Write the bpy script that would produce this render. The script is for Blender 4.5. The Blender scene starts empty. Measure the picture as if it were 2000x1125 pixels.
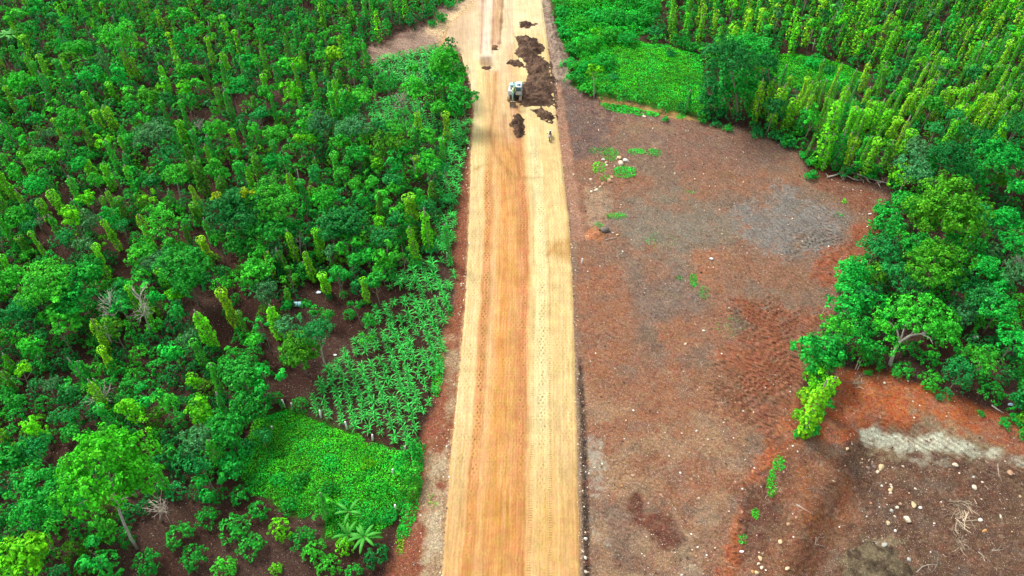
import bpy, math, random
import numpy as np
from math import radians, sin, cos, pi

S = bpy.context.scene
COL = S.collection
rng = np.random.default_rng(7)
random.seed(7)

# ------------------------------------------------------------------ camera, sky, sun, exposure
H, THETA, F = 72.0, radians(48.7), 1600.0          # height, downward pitch, focal length in photo pixels (2000 wide)
cd = bpy.data.cameras.new('camera'); cam = bpy.data.objects.new('camera', cd); COL.objects.link(cam)
cam.location = (0, 0, H); cam.rotation_euler = (pi / 2 - THETA, 0, 0)
cd.sensor_width = 36; cd.lens = 36 * F / 2000; cd.clip_start = 1; cd.clip_end = 3000
S.camera = cam
SUN_EL, SUN_AZ = radians(52), radians(-48)         # azimuth measured from +Y towards +X
w = bpy.data.worlds.new('World'); S.world = w; w.use_nodes = True
nt = w.node_tree; nt.nodes.clear()
sky = nt.nodes.new('ShaderNodeTexSky'); sky.sky_type = 'NISHITA'; sky.sun_disc = False
sky.sun_elevation = SUN_EL; sky.sun_rotation = SUN_AZ; sky.dust_density = 4; sky.air_density = 1.2
hs = nt.nodes.new('ShaderNodeHueSaturation'); hs.inputs['Saturation'].default_value = 0.28
bg = nt.nodes.new('ShaderNodeBackground'); bg.inputs['Strength'].default_value = 0.15
wo = nt.nodes.new('ShaderNodeOutputWorld')
nt.links.new(sky.outputs[0], hs.inputs['Color']); nt.links.new(hs.outputs[0], bg.inputs[0]); nt.links.new(bg.outputs[0], wo.inputs[0])
sl = bpy.data.lights.new('sun', 'SUN'); sl.energy = 1.9; sl.angle = radians(12); sl.color = (1, 0.96, 0.88)
so = bpy.data.objects.new('sun', sl); COL.objects.link(so)
so.rotation_euler = (pi / 2 - SUN_EL, 0, pi - SUN_AZ)
S.view_settings.view_transform = 'Standard'; S.view_settings.look = 'None'
S.view_settings.exposure = 0.9; S.view_settings.gamma = 1
S.render.engine = 'CYCLES'
S.cycles.max_bounces = 5; S.cycles.diffuse_bounces = 3; S.cycles.glossy_bounces = 1; S.cycles.transmission_bounces = 3
S.cycles.transparent_max_bounces = 4; S.cycles.caustics_reflective = False; S.cycles.caustics_refractive = False

# ------------------------------------------------------------------ geometry of the survey photograph
FW = np.array([0, cos(THETA), -sin(THETA)]); UP = np.array([0, sin(THETA), cos(THETA)])
def project(P):
    P = np.asarray(P, float); d = P - np.array([0, 0, H])
    D = d @ FW
    D = np.where(D < 1, 1, D)
    return np.stack([1000 + F * d[..., 0] / D, 562.5 - F * (d @ UP) / D], -1), D
def unproject(px, py, z=0.0):
    dx = (px - 1000) / F; dy = (562.5 - py) / F
    d = np.array([dx, 0, 0]) + FW + UP * dy
    t = (H - z) / -d[2]
    return np.array([d[0] * t, d[1] * t, z])
def polyw(pts): return np.array([unproject(x, y)[:2] for x, y in pts])
def sdf(pts, X, Y):
    """signed distance, positive inside"""
    V = np.asarray(pts, float); n = len(V)
    d2 = np.full(X.shape, 1e18); inside = np.zeros(X.shape, bool)
    for i in range(n):
        a, b = V[i], V[(i + 1) % n]; e = b - a
        wx, wy = X - a[0], Y - a[1]
        t = np.clip((wx * e[0] + wy * e[1]) / (e @ e + 1e-12), 0, 1)
        d2 = np.minimum(d2, (wx - t * e[0]) ** 2 + (wy - t * e[1]) ** 2)
        c = ((a[1] > Y) != (b[1] > Y)) & (X < (b[0] - a[0]) * (Y - a[1]) / (b[1] - a[1] + 1e-12) + a[0])
        inside ^= c
    return np.where(inside, 1, -1) * np.sqrt(d2)
def inpoly(pts, x, y): return bool(sdf(pts, np.array([x]), np.array([y]))[0] > 0)
def smooth(t): t = np.clip(t, 0, 1); return t * t * (3 - 2 * t)
def vnoise(X, Y, seed=0):
    xi = np.floor(X).astype(np.int64); yi = np.floor(Y).astype(np.int64)
    fx = X - xi; fy = Y - yi; fx = fx * fx * (3 - 2 * fx); fy = fy * fy * (3 - 2 * fy)
    def h(a, b):
        n = (a * 374761393 + b * 668265263 + seed * 1442695041) & 0xffffffff
        n = ((n ^ (n >> 13)) * 1274126177) & 0xffffffff
        return ((n ^ (n >> 16)) & 0xffff) / 65535.0
    return (h(xi, yi) * (1 - fx) + h(xi + 1, yi) * fx) * (1 - fy) + (h(xi, yi + 1) * (1 - fx) + h(xi + 1, yi + 1) * fx) * fy
def fbm(X, Y, seed=0, octv=4):
    X = np.asarray(X, float); Y = np.asarray(Y, float)
    s = 0; a = 0.5; t = 0
    for i in range(octv):
        s = s + a * vnoise(X * 2 ** i + 17.3 * i, Y * 2 ** i - 9.1 * i, seed + i); t += a; a *= 0.5
    return s / t * 2 - 1
def lin(c):
    c = np.asarray(c, float) / 255
    return np.where(c <= 0.04045, c / 12.92, ((c + 0.055) / 1.055) ** 2.4)

ROAD_L = [(820, 1400), (868, 1125), (884, 900), (900, 740), (912, 600), (918, 480), (921, 380), (922, 300), (928, 220), (922, 160), (905, 105), (885, 85)]
ROAD_R = [(1136, 1400), (1128, 1125), (1124, 900), (1119, 700), (1115, 560), (1108, 430), (1093, 300), (1083, 210), (1070, 110), (1056, 0), (1042, -120), (1020, -300)]
PIT = polyw([(1655, 812), (1720, 800), (1800, 815), (1900, 850), (2000, 880), (2400, 1010), (2500, 1500), (1480, 1500), (1520, 1125), (1590, 960), (1640, 880)])
DITCH = polyw([(1136, 700), (1146, 850), (1156, 1125), (1160, 1400), (1148, 1400), (1141, 1125), (1134, 850), (1128, 700)])
RL_W = polyw(ROAD_L); RR_W = polyw(ROAD_R)
ROAD_POLY = np.vstack([RL_W, polyw([(860, 88), (880, 50), (935, 0), (960, -60), (965, -300)]), RR_W[::-1]])
def height(X, Y):
    X = np.asarray(X, float); Y = np.asarray(Y, float)
    z = 0.10 * fbm(X / 9, Y / 9, 3, 3)
    z = z - 2.0 * smooth((sdf(PIT, X, Y)) / 3.6)
    z = z - 0.38 * smooth((sdf(DITCH, X, Y) + 0.1) / 0.3)
    r = sdf(ROAD_POLY, X, Y)
    z = np.where(r > -1.5, z * smooth(-r / 1.5) - 0.03 * (r > 0), z)
    return z
def gpoint(px, py, dz=0.0):
    z = 0.0
    for _ in range(5):
        p = unproject(px, py, z + dz); z = float(height(p[0:1], p[1:2])[0])
    return p[0], p[1], z
def top_height(x, y, z, py):
    """height at which a point above (x,y,z) is seen at photo row py"""
    lo, hi = 0, 30
    for _ in range(30):
        m = (lo + hi) / 2
        q, _d = project([x, y, z + m])
        if q[1] > py: lo = m
        else: hi = m
    return lo

# ------------------------------------------------------------------ materials
def mat(name):
    m = bpy.data.materials.new(name); m.use_nodes = True
    nt = m.node_tree; nt.nodes.clear()
    return m, nt, nt.nodes.new, nt.links.new
def leaf_material(name, rough=0.55, trans=0.3, spec=0.25):
    m, nt, N, L = mat(name)
    out = N('ShaderNodeOutputMaterial'); oi = N('ShaderNodeObjectInfo'); at = N('ShaderNodeAttribute'); at.attribute_name = 'tint'
    geo = N('ShaderNodeNewGeometry')
    mul = N('ShaderNodeMix'); mul.data_type = 'RGBA'; mul.blend_type = 'MULTIPLY'; mul.inputs[0].default_value = 1
    L(oi.outputs['Color'], mul.inputs[6]); L(at.outputs['Color'], mul.inputs[7])
    hsv = N('ShaderNodeHueSaturation')
    mr = N('ShaderNodeMapRange'); mr.inputs[3].default_value = 0.45; mr.inputs[4].default_value = 1.6
    L(geo.outputs['Random Per Island'], mr.inputs[0]); L(mr.outputs[0], hsv.inputs['Value']); L(mul.outputs[2], hsv.inputs['Color'])
    p = N('ShaderNodeBsdfPrincipled'); p.inputs['Roughness'].default_value = rough; p.inputs['Specular IOR Level'].default_value = spec
    tr = N('ShaderNodeBsdfTranslucent'); mx = N('ShaderNodeMixShader'); mx.inputs[0].default_value = trans
    L(hsv.outputs[0], p.inputs['Base Color']); L(hsv.outputs[0], tr.inputs[0])
    L(p.outputs[0], mx.inputs[1]); L(tr.outputs[0], mx.inputs[2]); L(mx.outputs[0], out.inputs[0])
    return m
def plain(name, rgb, rough=0.7, spec=0.3, noise=0.25, scale=6, metal=0.0, bump=0.0, objcol=False):
    m, nt, N, L = mat(name)
    out = N('ShaderNodeOutputMaterial'); p = N('ShaderNodeBsdfPrincipled')
    p.inputs['Roughness'].default_value = rough; p.inputs['Specular IOR Level'].default_value = spec; p.inputs['Metallic'].default_value = metal
    tc = N('ShaderNodeTexCoord'); nz = N('ShaderNodeTexNoise'); nz.inputs['Scale'].default_value = scale; nz.inputs['Detail'].default_value = 6
    L(tc.outputs['Object'], nz.inputs['Vector'])
    mr = N('ShaderNodeMapRange'); mr.inputs[1].default_value = 0.3; mr.inputs[2].default_value = 0.7
    mr.inputs[3].default_value = 1 - noise; mr.inputs[4].default_value = 1 + noise
    L(nz.outputs[0], mr.inputs[0])
    vm = N('ShaderNodeVectorMath'); vm.operation = 'SCALE'
    if objcol:
        oi = N('ShaderNodeObjectInfo'); L(oi.outputs['Color'], vm.inputs[0])
    else:
        vm.inputs[0].default_value = rgb[:3]
    L(mr.outputs[0], vm.inputs['Scale']); L(vm.outputs[0], p.inputs['Base Color'])
    if bump:
        b = N('ShaderNodeBump'); b.inputs['Strength'].default_value = bump; b.inputs['Distance'].default_value = 0.05
        L(nz.outputs[0], b.inputs['Height']); L(b.outputs[0], p.inputs['Normal'])
    L(p.outputs[0], out.inputs[0])
    return m
M_LEAF = leaf_material('leaves', .6, .32, .1)
M_CORN = leaf_material('maize_leaves', 0.5, 0.25, 0.2)
M_GRASS = leaf_material('grass_blades', 0.65, 0.3, 0.08)
M_BARK = plain('grey_bark', (0.20, 0.17, 0.13), 0.9, 0.1, 0.35, 8)
M_BARKW = plain('pale_bark', (0.42, 0.39, 0.33), 0.85, 0.1, 0.35, 5)
M_POST = plain('weathered_post', (0.34, 0.32, 0.27), 0.9, 0.1, 0.3, 5)
M_STAKE = plain('whitewashed_concrete', (0.72, 0.72, 0.68), 0.8, 0.2, 0.15, 8)
M_ROCK = plain('rock', (0.4, 0.33, 0.25), 0.9, 0.15, 0.35, 3, bump=0.6, objcol=True)
M_WOOD = plain('dead_wood', (0.36, 0.31, 0.25), 0.95, 0.1, 0.35, 7)

def soil_material(name, road=False):
    m, nt, N, L = mat(name)
    out = N('ShaderNodeOutputMaterial'); p = N('ShaderNodeBsdfPrincipled')
    p.inputs['Roughness'].default_value = 0.95; p.inputs['Specular IOR Level'].default_value = 0.1
    at = N('ShaderNodeAttribute'); at.attribute_name = 'soil'
    fx = N('ShaderNodeAttribute'); fx.attribute_name = 'fx'          # r gravel, g ruts, b coarse clods
    sep = N('ShaderNodeSeparateColor'); L(fx.outputs['Color'], sep.inputs[0])
    tc = N('ShaderNodeTexCoord')
    def noise(scale, detail=4, vec=None, rough=0.6):
        n = N('ShaderNodeTexNoise'); n.inputs['Scale'].default_value = scale; n.inputs['Detail'].default_value = detail; n.inputs['Roughness'].default_value = rough
        L(vec or tc.outputs['Object'], n.inputs['Vector']); return n.outputs[0]
    def rng_(v, a, b, c, d):
        r = N('ShaderNodeMapRange'); r.inputs[1].default_value = a; r.inputs[2].default_value = b; r.inputs[3].default_value = c; r.inputs[4].default_value = d
        L(v, r.inputs[0]); return r.outputs[0]
    def mth(op, a, b):
        n = N('ShaderNodeMath'); n.operation = op
        for i, v in enumerate((a, b)):
            if isinstance(v, (int, float)): n.inputs[i].default_value = v
            else: L(v, n.inputs[i])
        return n.outputs[0]
    n1 = noise(0.55, 6); n2 = noise(4.0, 5, rough=0.75); n3 = noise(16, 3, rough=0.8)
    v = mth('MULTIPLY', rng_(n1, 0.3, 0.7, 0.88, 1.12), rng_(n2, 0.3, 0.7, 0.45 if not road else 0.9, 1.6 if not road else 1.1))
    v = mth('MULTIPLY', v, rng_(n3, 0.3, 0.7, 0.55 if not road else 0.80, 1.5 if not road else 1.2))
    # ruts left by tracks and blades: long curved ridges
    wv = N('ShaderNodeTexWave'); wv.inputs['Scale'].default_value = 0.75; wv.inputs['Distortion'].default_value = 9; wv.inputs['Detail'].default_value = 2
    wv.inputs['Detail Scale'].default_value = 0.35; wv.bands_direction = 'DIAGONAL'
    L(tc.outputs['Object'], wv.inputs['Vector'])
    rut = mth('MULTIPLY', wv.outputs[1], sep.outputs[1])
    hsv = N('ShaderNodeHueSaturation'); L(at.outputs['Color'], hsv.inputs['Color']); L(v, hsv.inputs['Value'])
    L(rng_(noise(1.6, 4), 0.3, 0.7, 0.485, 0.515), hsv.inputs['Hue'])
    col = hsv.outputs[0]
    if not road:
        # stones too small to be built: pale, orange and dark grains
        for sc, th, c, ch in ((5.0, 0.16, (0.62, 0.56, 0.46), 0.9), (9.0, 0.2, (0.55, 0.48, 0.38), 1.0), (6.3, 0.12, (0.05, 0.035, 0.03), 0.7)):
            vo = N('ShaderNodeTexVoronoi'); vo.inputs['Scale'].default_value = sc; L(tc.outputs['Object'], vo.inputs['Vector'])
            inside = mth('LESS_THAN', vo.outputs['Distance'], th)
            rs = N('ShaderNodeSeparateColor'); L(vo.outputs['Color'], rs.inputs[0])
            dens = mth('MULTIPLY', sep.outputs[0], ch)
            pick = mth('LESS_THAN', rs.outputs[0], dens)
            fac = mth('MULTIPLY', inside, pick)
            mx = N('ShaderNodeMix'); mx.data_type = 'RGBA'; L(fac, mx.inputs[0]); L(col, mx.inputs[6]); mx.inputs[7].default_value = (*c, 1)
            col = mx.outputs[2]
        hgt = mth('ADD', mth('MULTIPLY', n2, 0.9), mth('MULTIPLY', n3, 0.35))
        hgt = mth('ADD', hgt, mth('MULTIPLY', rut, 1.6))
        bp = N('ShaderNodeBump'); bp.inputs['Strength'].default_value = 1.0; bp.inputs['Distance'].default_value = 0.3
    else:
        # u,v in metres across / along the carriageway
        uv = N('ShaderNodeAttribute'); uv.attribute_name = 'lane'
        su = N('ShaderNodeSeparateXYZ'); L(uv.outputs['Vector'], su.inputs[0])
        U, V = su.outputs[0], su.outputs[1]
        cb = N('ShaderNodeCombineXYZ'); L(mth('MULTIPLY', U, 5.0), cb.inputs[0]); L(mth('MULTIPLY', V, 0.16), cb.inputs[1])
        st = noise(1.0, 4, cb.outputs[0], 0.7)
        h2 = N('ShaderNodeHueSaturation'); L(col, h2.inputs['Color']); L(rng_(st, 0.3, 0.7, 0.8, 1.18), h2.inputs['Value']); L(rng_(st, 0.3, 0.7, 1.12, 0.92), h2.inputs['Saturation'])
        col = h2.outputs[0]
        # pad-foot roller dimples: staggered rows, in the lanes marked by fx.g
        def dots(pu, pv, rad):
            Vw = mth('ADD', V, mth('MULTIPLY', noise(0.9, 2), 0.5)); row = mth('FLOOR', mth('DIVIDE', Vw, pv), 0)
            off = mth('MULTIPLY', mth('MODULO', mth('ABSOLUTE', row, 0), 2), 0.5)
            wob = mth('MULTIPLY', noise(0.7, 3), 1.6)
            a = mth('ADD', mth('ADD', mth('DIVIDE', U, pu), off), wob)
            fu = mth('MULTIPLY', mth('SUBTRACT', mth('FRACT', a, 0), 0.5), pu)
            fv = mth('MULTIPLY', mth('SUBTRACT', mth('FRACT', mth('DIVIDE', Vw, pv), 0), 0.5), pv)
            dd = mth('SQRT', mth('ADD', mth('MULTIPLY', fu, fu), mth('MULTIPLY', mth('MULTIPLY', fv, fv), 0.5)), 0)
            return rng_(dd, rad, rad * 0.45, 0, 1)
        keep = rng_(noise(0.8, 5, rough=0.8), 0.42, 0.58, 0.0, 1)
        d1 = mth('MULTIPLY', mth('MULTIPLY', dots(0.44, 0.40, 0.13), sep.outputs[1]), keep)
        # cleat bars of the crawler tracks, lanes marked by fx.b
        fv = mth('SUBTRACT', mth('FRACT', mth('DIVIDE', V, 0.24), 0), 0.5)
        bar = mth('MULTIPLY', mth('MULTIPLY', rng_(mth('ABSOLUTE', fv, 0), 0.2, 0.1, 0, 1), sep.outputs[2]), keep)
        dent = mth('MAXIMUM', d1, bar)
        mx = N('ShaderNodeMix'); mx.data_type = 'RGBA'; L(mth('MINIMUM', mth('MULTIPLY', dent, 0.8), 0.9), mx.inputs[0]); L(col, mx.inputs[6]); mx.inputs[7].default_value = (0.15, 0.07, 0.025, 1)  # shade inside the roller dimples painted as dark colour; cleat bars share the tint
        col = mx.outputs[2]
        hgt = mth('SUBTRACT', mth('ADD', mth('MULTIPLY', n3, 0.15), mth('MULTIPLY', st, 0.5)), mth('MULTIPLY', dent, 0.9))
        bp = N('ShaderNodeBump'); bp.inputs['Strength'].default_value = 0.6; bp.inputs['Distance'].default_value = 0.07
    L(hgt, bp.inputs['Height']); L(bp.outputs[0], p.inputs['Normal'])
    L(col, p.inputs['Base Color']); L(p.outputs[0], out.inputs[0])
    return m
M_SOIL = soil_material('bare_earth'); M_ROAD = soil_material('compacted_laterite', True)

# ------------------------------------------------------------------ mesh helpers
def mesh_from(name, V, Fc, mats, smooth_=False, attrs=None, matidx=None):
    """V (n,3); Fc array (m,k) or list of such arrays"""
    me = bpy.data.meshes.new(name)
    V = np.asarray(V, np.float32)
    lists = Fc if isinstance(Fc, list) else [Fc]
    lists = [np.asarray(f, np.int32) for f in lists if len(f)]
    loops = np.concatenate([f.ravel() for f in lists])
    tot = np.concatenate([np.full(len(f), f.shape[1], np.int32) for f in lists])
    start = np.concatenate([[0], np.cumsum(tot)[:-1]]).astype(np.int32)
    me.vertices.add(len(V)); me.vertices.foreach_set('co', V.ravel())
    me.loops.add(len(loops)); me.loops.foreach_set('vertex_index', loops)
    me.polygons.add(len(tot)); me.polygons.foreach_set('loop_start', start)
    for m in (mats if isinstance(mats, (list, tuple)) else [mats]): me.materials.append(m)
    if matidx is not None: me.polygons.foreach_set('material_index', np.asarray(matidx, np.int32))
    if smooth_: me.polygons.foreach_set('use_smooth', np.ones(len(tot), bool))
    for k, a in (attrs or {}).items():
        a = np.asarray(a, np.float32)
        if a.shape[1] == 3 and k in ('lane',):
            at = me.attributes.new(k, 'FLOAT_VECTOR', 'POINT'); at.data.foreach_set('vector', a.ravel())
        else:
            if a.shape[1] == 3: a = np.hstack([a, np.ones((len(a), 1), np.float32)])
            at = me.attributes.new(k, 'FLOAT_COLOR', 'POINT'); at.data.foreach_set('color', a.ravel())
    me.update(); me.validate(clean_customdata=False)
    return me
class MB:
    """collects boxes, tubes, blobs; builds ONE mesh"""
    def __init__(s): s.V = []; s.Q = []; s.T = []; s.n = 0
    def add(s, V, Q=(), T=()):
        V = np.asarray(V, float).reshape(-1, 3)
        for q in Q: s.Q.append([i + s.n for i in q])
        for t in T: s.T.append([i + s.n for i in t])
        s.V.append(V); s.n += len(V); return s
    def box(s, c, d, rz=0.0, rx=0.0, taper=1.0, bev=0.0):
        x, y, z = [k / 2 for k in d]
        if bev:
            b = min(bev, x * .9, y * .9, z * .9)
            V = []
            for zz, k in ((-z, b), (-z + b, 0), (z - b, 0), (z, b)):
                tp = taper if zz > 0 else 1
                X, Y = (x - k) * tp, (y - k) * tp; XB, YB = max(X - b, .001), max(Y - b, .001)
                V += [(-XB, -Y, zz), (XB, -Y, zz), (X, -YB, zz), (X, YB, zz), (XB, Y, zz), (-XB, Y, zz), (-X, YB, zz), (-X, -YB, zz)]
            V = np.array(V); Q = []
            for r in range(3):
                for i in range(8): Q.append((r * 8 + i, r * 8 + (i + 1) % 8, r * 8 + 8 + (i + 1) % 8, r * 8 + 8 + i))
            Q += [(0, 7, 2, 1), (7, 6, 3, 2), (6, 5, 4, 3), (24, 25, 26, 31), (31, 26, 27, 30), (30, 27, 28, 29)]
        else:
            V = np.array([(-x, -y, -z), (x, -y, -z), (x, y, -z), (-x, y, -z), (-x * taper, -y * taper, z), (x * taper, -y * taper, z), (x * taper, y * taper, z), (-x * taper, y * taper, z)])
            Q = [(0, 3, 2, 1), (4, 5, 6, 7), (0, 1, 5, 4), (1, 2, 6, 5), (2, 3, 7, 6), (3, 0, 4, 7)]
        if rx: c_, s_ = cos(rx), sin(rx); V = V @ np.array([[1, 0, 0], [0, c_, s_], [0, -s_, c_]])
        if rz: c_, s_ = cos(rz), sin(rz); V = V @ np.array([[c_, s_, 0], [-s_, c_, 0], [0, 0, 1]])
        return s.add(V + np.array(c), Q)
    def tube(s, pts, rad, n=6):
        pts = np.asarray(pts, float); V = []
        for i, p in enumerate(pts):
            d = pts[min(i + 1, len(pts) - 1)] - pts[max(i - 1, 0)]; d = d / (np.linalg.norm(d) + 1e-9)
            a = np.cross(d, [0.3, 0.9, 0.1]); 
            if np.linalg.norm(a) < .1: a = np.cross(d, [1, 0, 0])
            a /= np.linalg.norm(a); b = np.cross(d, a); r = rad[i] if hasattr(rad, '__len__') else rad
            for k in range(n): V.append(p + r * (cos(2 * pi * k / n) * a + sin(2 * pi * k / n) * b))
        Q = [(i * n + k, i * n + (k + 1) % n, (i + 1) * n + (k + 1) % n, (i + 1) * n + k) for i in range(len(pts) - 1) for k in range(n)]
        s.add(V, Q)
        m = (len(pts) - 1) * n; T = [(m, m + k, m + k + 1) for k in range(1, n - 1)] + [(0, k + 1, k) for k in range(1, n - 1)]
        for t in T: s.T.append([i + s.n - len(V) for i in t])
        return s
    def build(s, name, m, parent=None, link=True, smooth_=False, attrs=None):
        me = mesh_from(name, np.vstack(s.V), [f for f in (s.Q, s.T) if len(f)], m, smooth_, attrs)
        if not link: return me
        o = bpy.data.objects.new(name, me); COL.objects.link(o)
        if parent: o.parent = parent
        return o
def obj(name, me, parent=None, loc=None, scale=None, rz=None, color=None):
    o = bpy.data.objects.new(name, me); COL.objects.link(o)
    if parent: o.parent = parent
    if loc is not None: o.location = loc
    if scale is not None: o.scale = scale
    if rz is not None: o.rotation_euler = (0, 0, rz)
    if color is not None: o.color = (*color[:3], 1)
    return o
def empty(name, loc, rz=0.0):
    o = bpy.data.objects.new(name, None); COL.objects.link(o); o.location = loc; o.rotation_euler = (0, 0, rz); o.empty_display_size = .2
    return o
def tag(o, label, cat, group=None):
    o['label'] = label; o['category'] = cat
    if group: o['group'] = group
    return o

# ------------------------------------------------------------------ ground
def axis(segs):
    out = []
    for a, b, st in segs: out.append(np.arange(a, b, st))
    out.append([segs[-1][1]]); return np.concatenate(out)
gx = axis([(-900, -200, 100), (-200, -100, 10), (-100, -40, 1.0), (-40, -17, 0.6), (-17, 48, 0.17), (48, 70, .6), (70, 100, 3), (100, 200, 10), (200, 900, 100)])
gy = axis([(-600, -100, 100), (-100, 10, 10), (10, 24, 1), (24, 72, 0.17), (72, 112, 0.26), (112, 150, .8), (150, 230, 8), (230, 1200, 90)])
X, Y = np.meshgrid(gx, gy); Z = height(X, Y)
fine = fbm(X / .9, Y / .9, 41, 3)
Q_, _ = project(np.stack([X, Y, Z], -1)); PX, PY = Q_[..., 0], Q_[..., 1]
far = (Y < 5)
PX = np.where(far, X * 20 + 1000, PX); PY = np.where(far, 2500 - Y * 10, PY)
scale_px = F / np.maximum(((np.stack([X, Y, Z], -1) - np.array([0, 0, H])) @ FW), 5)
soil = np.zeros(X.shape + (3,)); soil[:] = lin((92, 62, 54)); fx = np.zeros_like(soil); fx[..., 0] = .12; fx[..., 2] = .3
warp = fbm(X / 3.5, Y / 3.5, 11, 4); warp2 = fbm(X / 1.1, Y / 1.1, 12, 3); warp3 = fbm(X / .55, Y / .4, 13, 2)
def layer(poly, col, soft=0.5, jig=0.8, amt=1.0, gravel=None, rut=None, patch=None):
    s = sdf(poly, PX, PY) / scale_px + warp * jig * 1.5 + warp2 * jig * .8 + warp3 * jig * .9
    soft = soft * .7
    k = smooth(s / soft * .5 + .5) * amt
    if patch is not None:
        pn = fbm(X / patch, Y / patch, int(col[0]) + 5, 4); k = k * smooth(pn * 2.2 + .5)
    k = k[..., None]; soil[:] = soil * (1 - k) + lin(col) * k
    if gravel is not None: fx[..., 0] = fx[..., 0] * (1 - k[..., 0]) + gravel * k[..., 0]
    if rut is not None: fx[..., 1] = np.maximum(fx[..., 1] * (1 - k[..., 0]), rut * k[..., 0])
ALL = [(-9e4, -9e4), (9e4, -9e4), (9e4, 9e4), (-9e4, 9e4)]
layer(ALL, (112, 84, 76), 2, 0, .8, patch=6)
VERGE_L = [(885, 90), (922, 160), (918, 250), (905, 330), (895, 400), (890, 480), (888, 560), (866, 650), (850, 760), (815, 870), (790, 1000), (750, 1125), (700, 1400), (900, 1400), (900, 1125), (930, 600), (940, 200)]
layer(VERGE_L, (142, 84, 62), .8, .4, 1, .3)
layer([(905, 560), (860, 700), (858, 800), (830, 900), (812, 1000), (790, 1125), (740, 1400), (880, 1400), (880, 1125), (890, 880), (905, 700)], (170, 142, 112), .8, .8, .9, .95, patch=2.2)
layer([(872, 800), (848, 900), (840, 1000), (820, 1125), (800, 1400), (866, 1400), (866, 1125), (880, 900)], (190, 172, 145), .8, .7, .8, 1.0, patch=1.4)
layer([(715, 122), (722, 95), (790, 68), (850, 45), (862, 10), (915, -5), (960, -80), (990, 100), (905, 100), (870, 84), (800, 102), (740, 118)], (158, 130, 118), .8, .5, 1, .4, .3)
layer([(840, 60), (915, -5), (960, -80), (990, 100), (905, 100), (870, 84)], (232, 198, 156), 2.0, .8, 1, .2)
edge_k = smooth(1 + (sdf(ROAD_POLY, X, Y) + .25 * fbm(X / .6, Y / .6, 19, 3) + .1) / .45) * .85
soil[:] = soil * (1 - edge_k[..., None]) + lin((206, 164, 116)) * edge_k[..., None]
FIELD = [(1040, -140), (1060, -40), (1085, 60), (1110, 110), (1115, 165), (1150, 190), (1240, 215), (1340, 235), (1440, 250), (1560, 295), (1580, 345), (1690, 360), (1738, 385), (1700, 430), (1690, 500), (1635, 560), (1640, 600), (1590, 680), (1555, 780), (1560, 830), (1640, 722), (1750, 735), (1900, 790), (2000, 835), (2500, 1000), (2500, 1500), (1100, 1500), (1110, 1125), (1105, 560), (1080, 300), (1050, 100)]
layer(FIELD, (128, 101, 88), .8, .3, 1, .5, .35)
layer(FIELD, (118, 98, 86), 1.2, .3, .7, .5, .4, patch=5)
layer(FIELD, (150, 98, 72), 1.2, .3, .6, .4, .5, patch=4.1)
layer([(1058, -40), (1085, 60), (1112, 115), (1112, 170), (1085, 175), (1074, 110), (1060, 0)], (170, 148, 132), .6, .5, 1, .8)
layer([(1085, 165), (1112, 165), (1180, 200), (1200, 235), (1190, 300), (1120, 330), (1105, 260)], (100, 80, 80), 1, 1, .9, .6)
layer([(1150, 190), (1350, 235), (1480, 262), (1540, 300), (1480, 340), (1330, 330), (1220, 270)], (124, 92, 84), 1.5, 1, .7, .5)
layer([(1200, 250), (1260, 240), (1330, 262), (1300, 290), (1240, 280)], (146, 122, 96), 1.5, 1, .7, .5, patch=2)
layer([(1080, 165), (1094, 165), (1118, 300), (1143, 470), (1116, 470), (1095, 300)], (168, 124, 104), .4, .15, 1, .25)
layer([(1108, 470), (1128, 470), (1132, 700), (1126, 800), (1112, 800)], (140, 112, 96), .4, .15, 1, .4)
layer([(1146, 368), (1190, 372), (1200, 400), (1180, 450), (1140, 452), (1142, 400)], (170, 140, 116), .8, .6, .9, .5)
layer([(1142, 450), (1166, 440), (1182, 462), (1160, 470), (1142, 468)], (208, 142, 100), .3, .2, 1, .1)
layer([(1180, 400), (1250, 372), (1330, 380), (1450, 425), (1440, 480), (1330, 505), (1220, 490)], (122, 114, 104), 2, 1.5, .9, .6, .2)
layer([(1430, 410), (1540, 365), (1640, 395), (1668, 440), (1620, 495), (1540, 508), (1470, 480)], (134, 129, 128), 1.6, 1.3, 1, .4, .8)
layer([(1560, 300), (1690, 355), (1738, 385), (1700, 430), (1600, 370)], (128, 78, 60), 1.5, .8, .9, .3)
layer([(1660, 440), (1738, 385), (1700, 500), (1632, 565), (1580, 540), (1600, 500), (1650, 480)], (158, 88, 60), .8, .7, 1, .25, .7)
layer([(1120, 500), (1160, 500), (1205, 520), (1230, 560), (1225, 640), (1245, 700), (1200, 740), (1150, 780), (1122, 780)], (152, 100, 74), 1.0, 1.0, .85, .4, .4)
layer([(1230, 560), (1330, 540), (1390, 580), (1330, 640), (1260, 640)], (122, 102, 94), 1.5, 1.3, .9, .5)
layer([(1355, 490), (1420, 480), (1445, 530), (1410, 565), (1360, 552)], (156, 104, 76), 1.0, .8, .85, .25, .3)
layer([(1280, 632), (1330, 612), (1370, 660), (1340, 692), (1285, 672)], (152, 100, 74), .9, .8, .85, .3, .4)
layer([(1400, 590), (1460, 578), (1560, 600), (1645, 590), (1595, 690), (1545, 800), (1500, 860), (1440, 830), (1390, 760), (1400, 690), (1440, 660)], (156, 92, 66), 1.5, 1.1, .9, .25, 1.0)
layer([(1420, 620), (1440, 600), (1470, 640), (1430, 660)], (108, 98, 86), .8, .5, .8, .4)
layer([(1140, 700), (1400, 720), (1480, 850), (1420, 1000), (1140, 980)], (148, 98, 72), 2, 1.5, .9, .8)
layer([(1140, 760), (1480, 830), (1400, 1125), (1300, 1400), (1150, 1400), (1140, 1000)], (166, 134, 104), 1.2, 1, .6, .95, patch=2.0)
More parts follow.
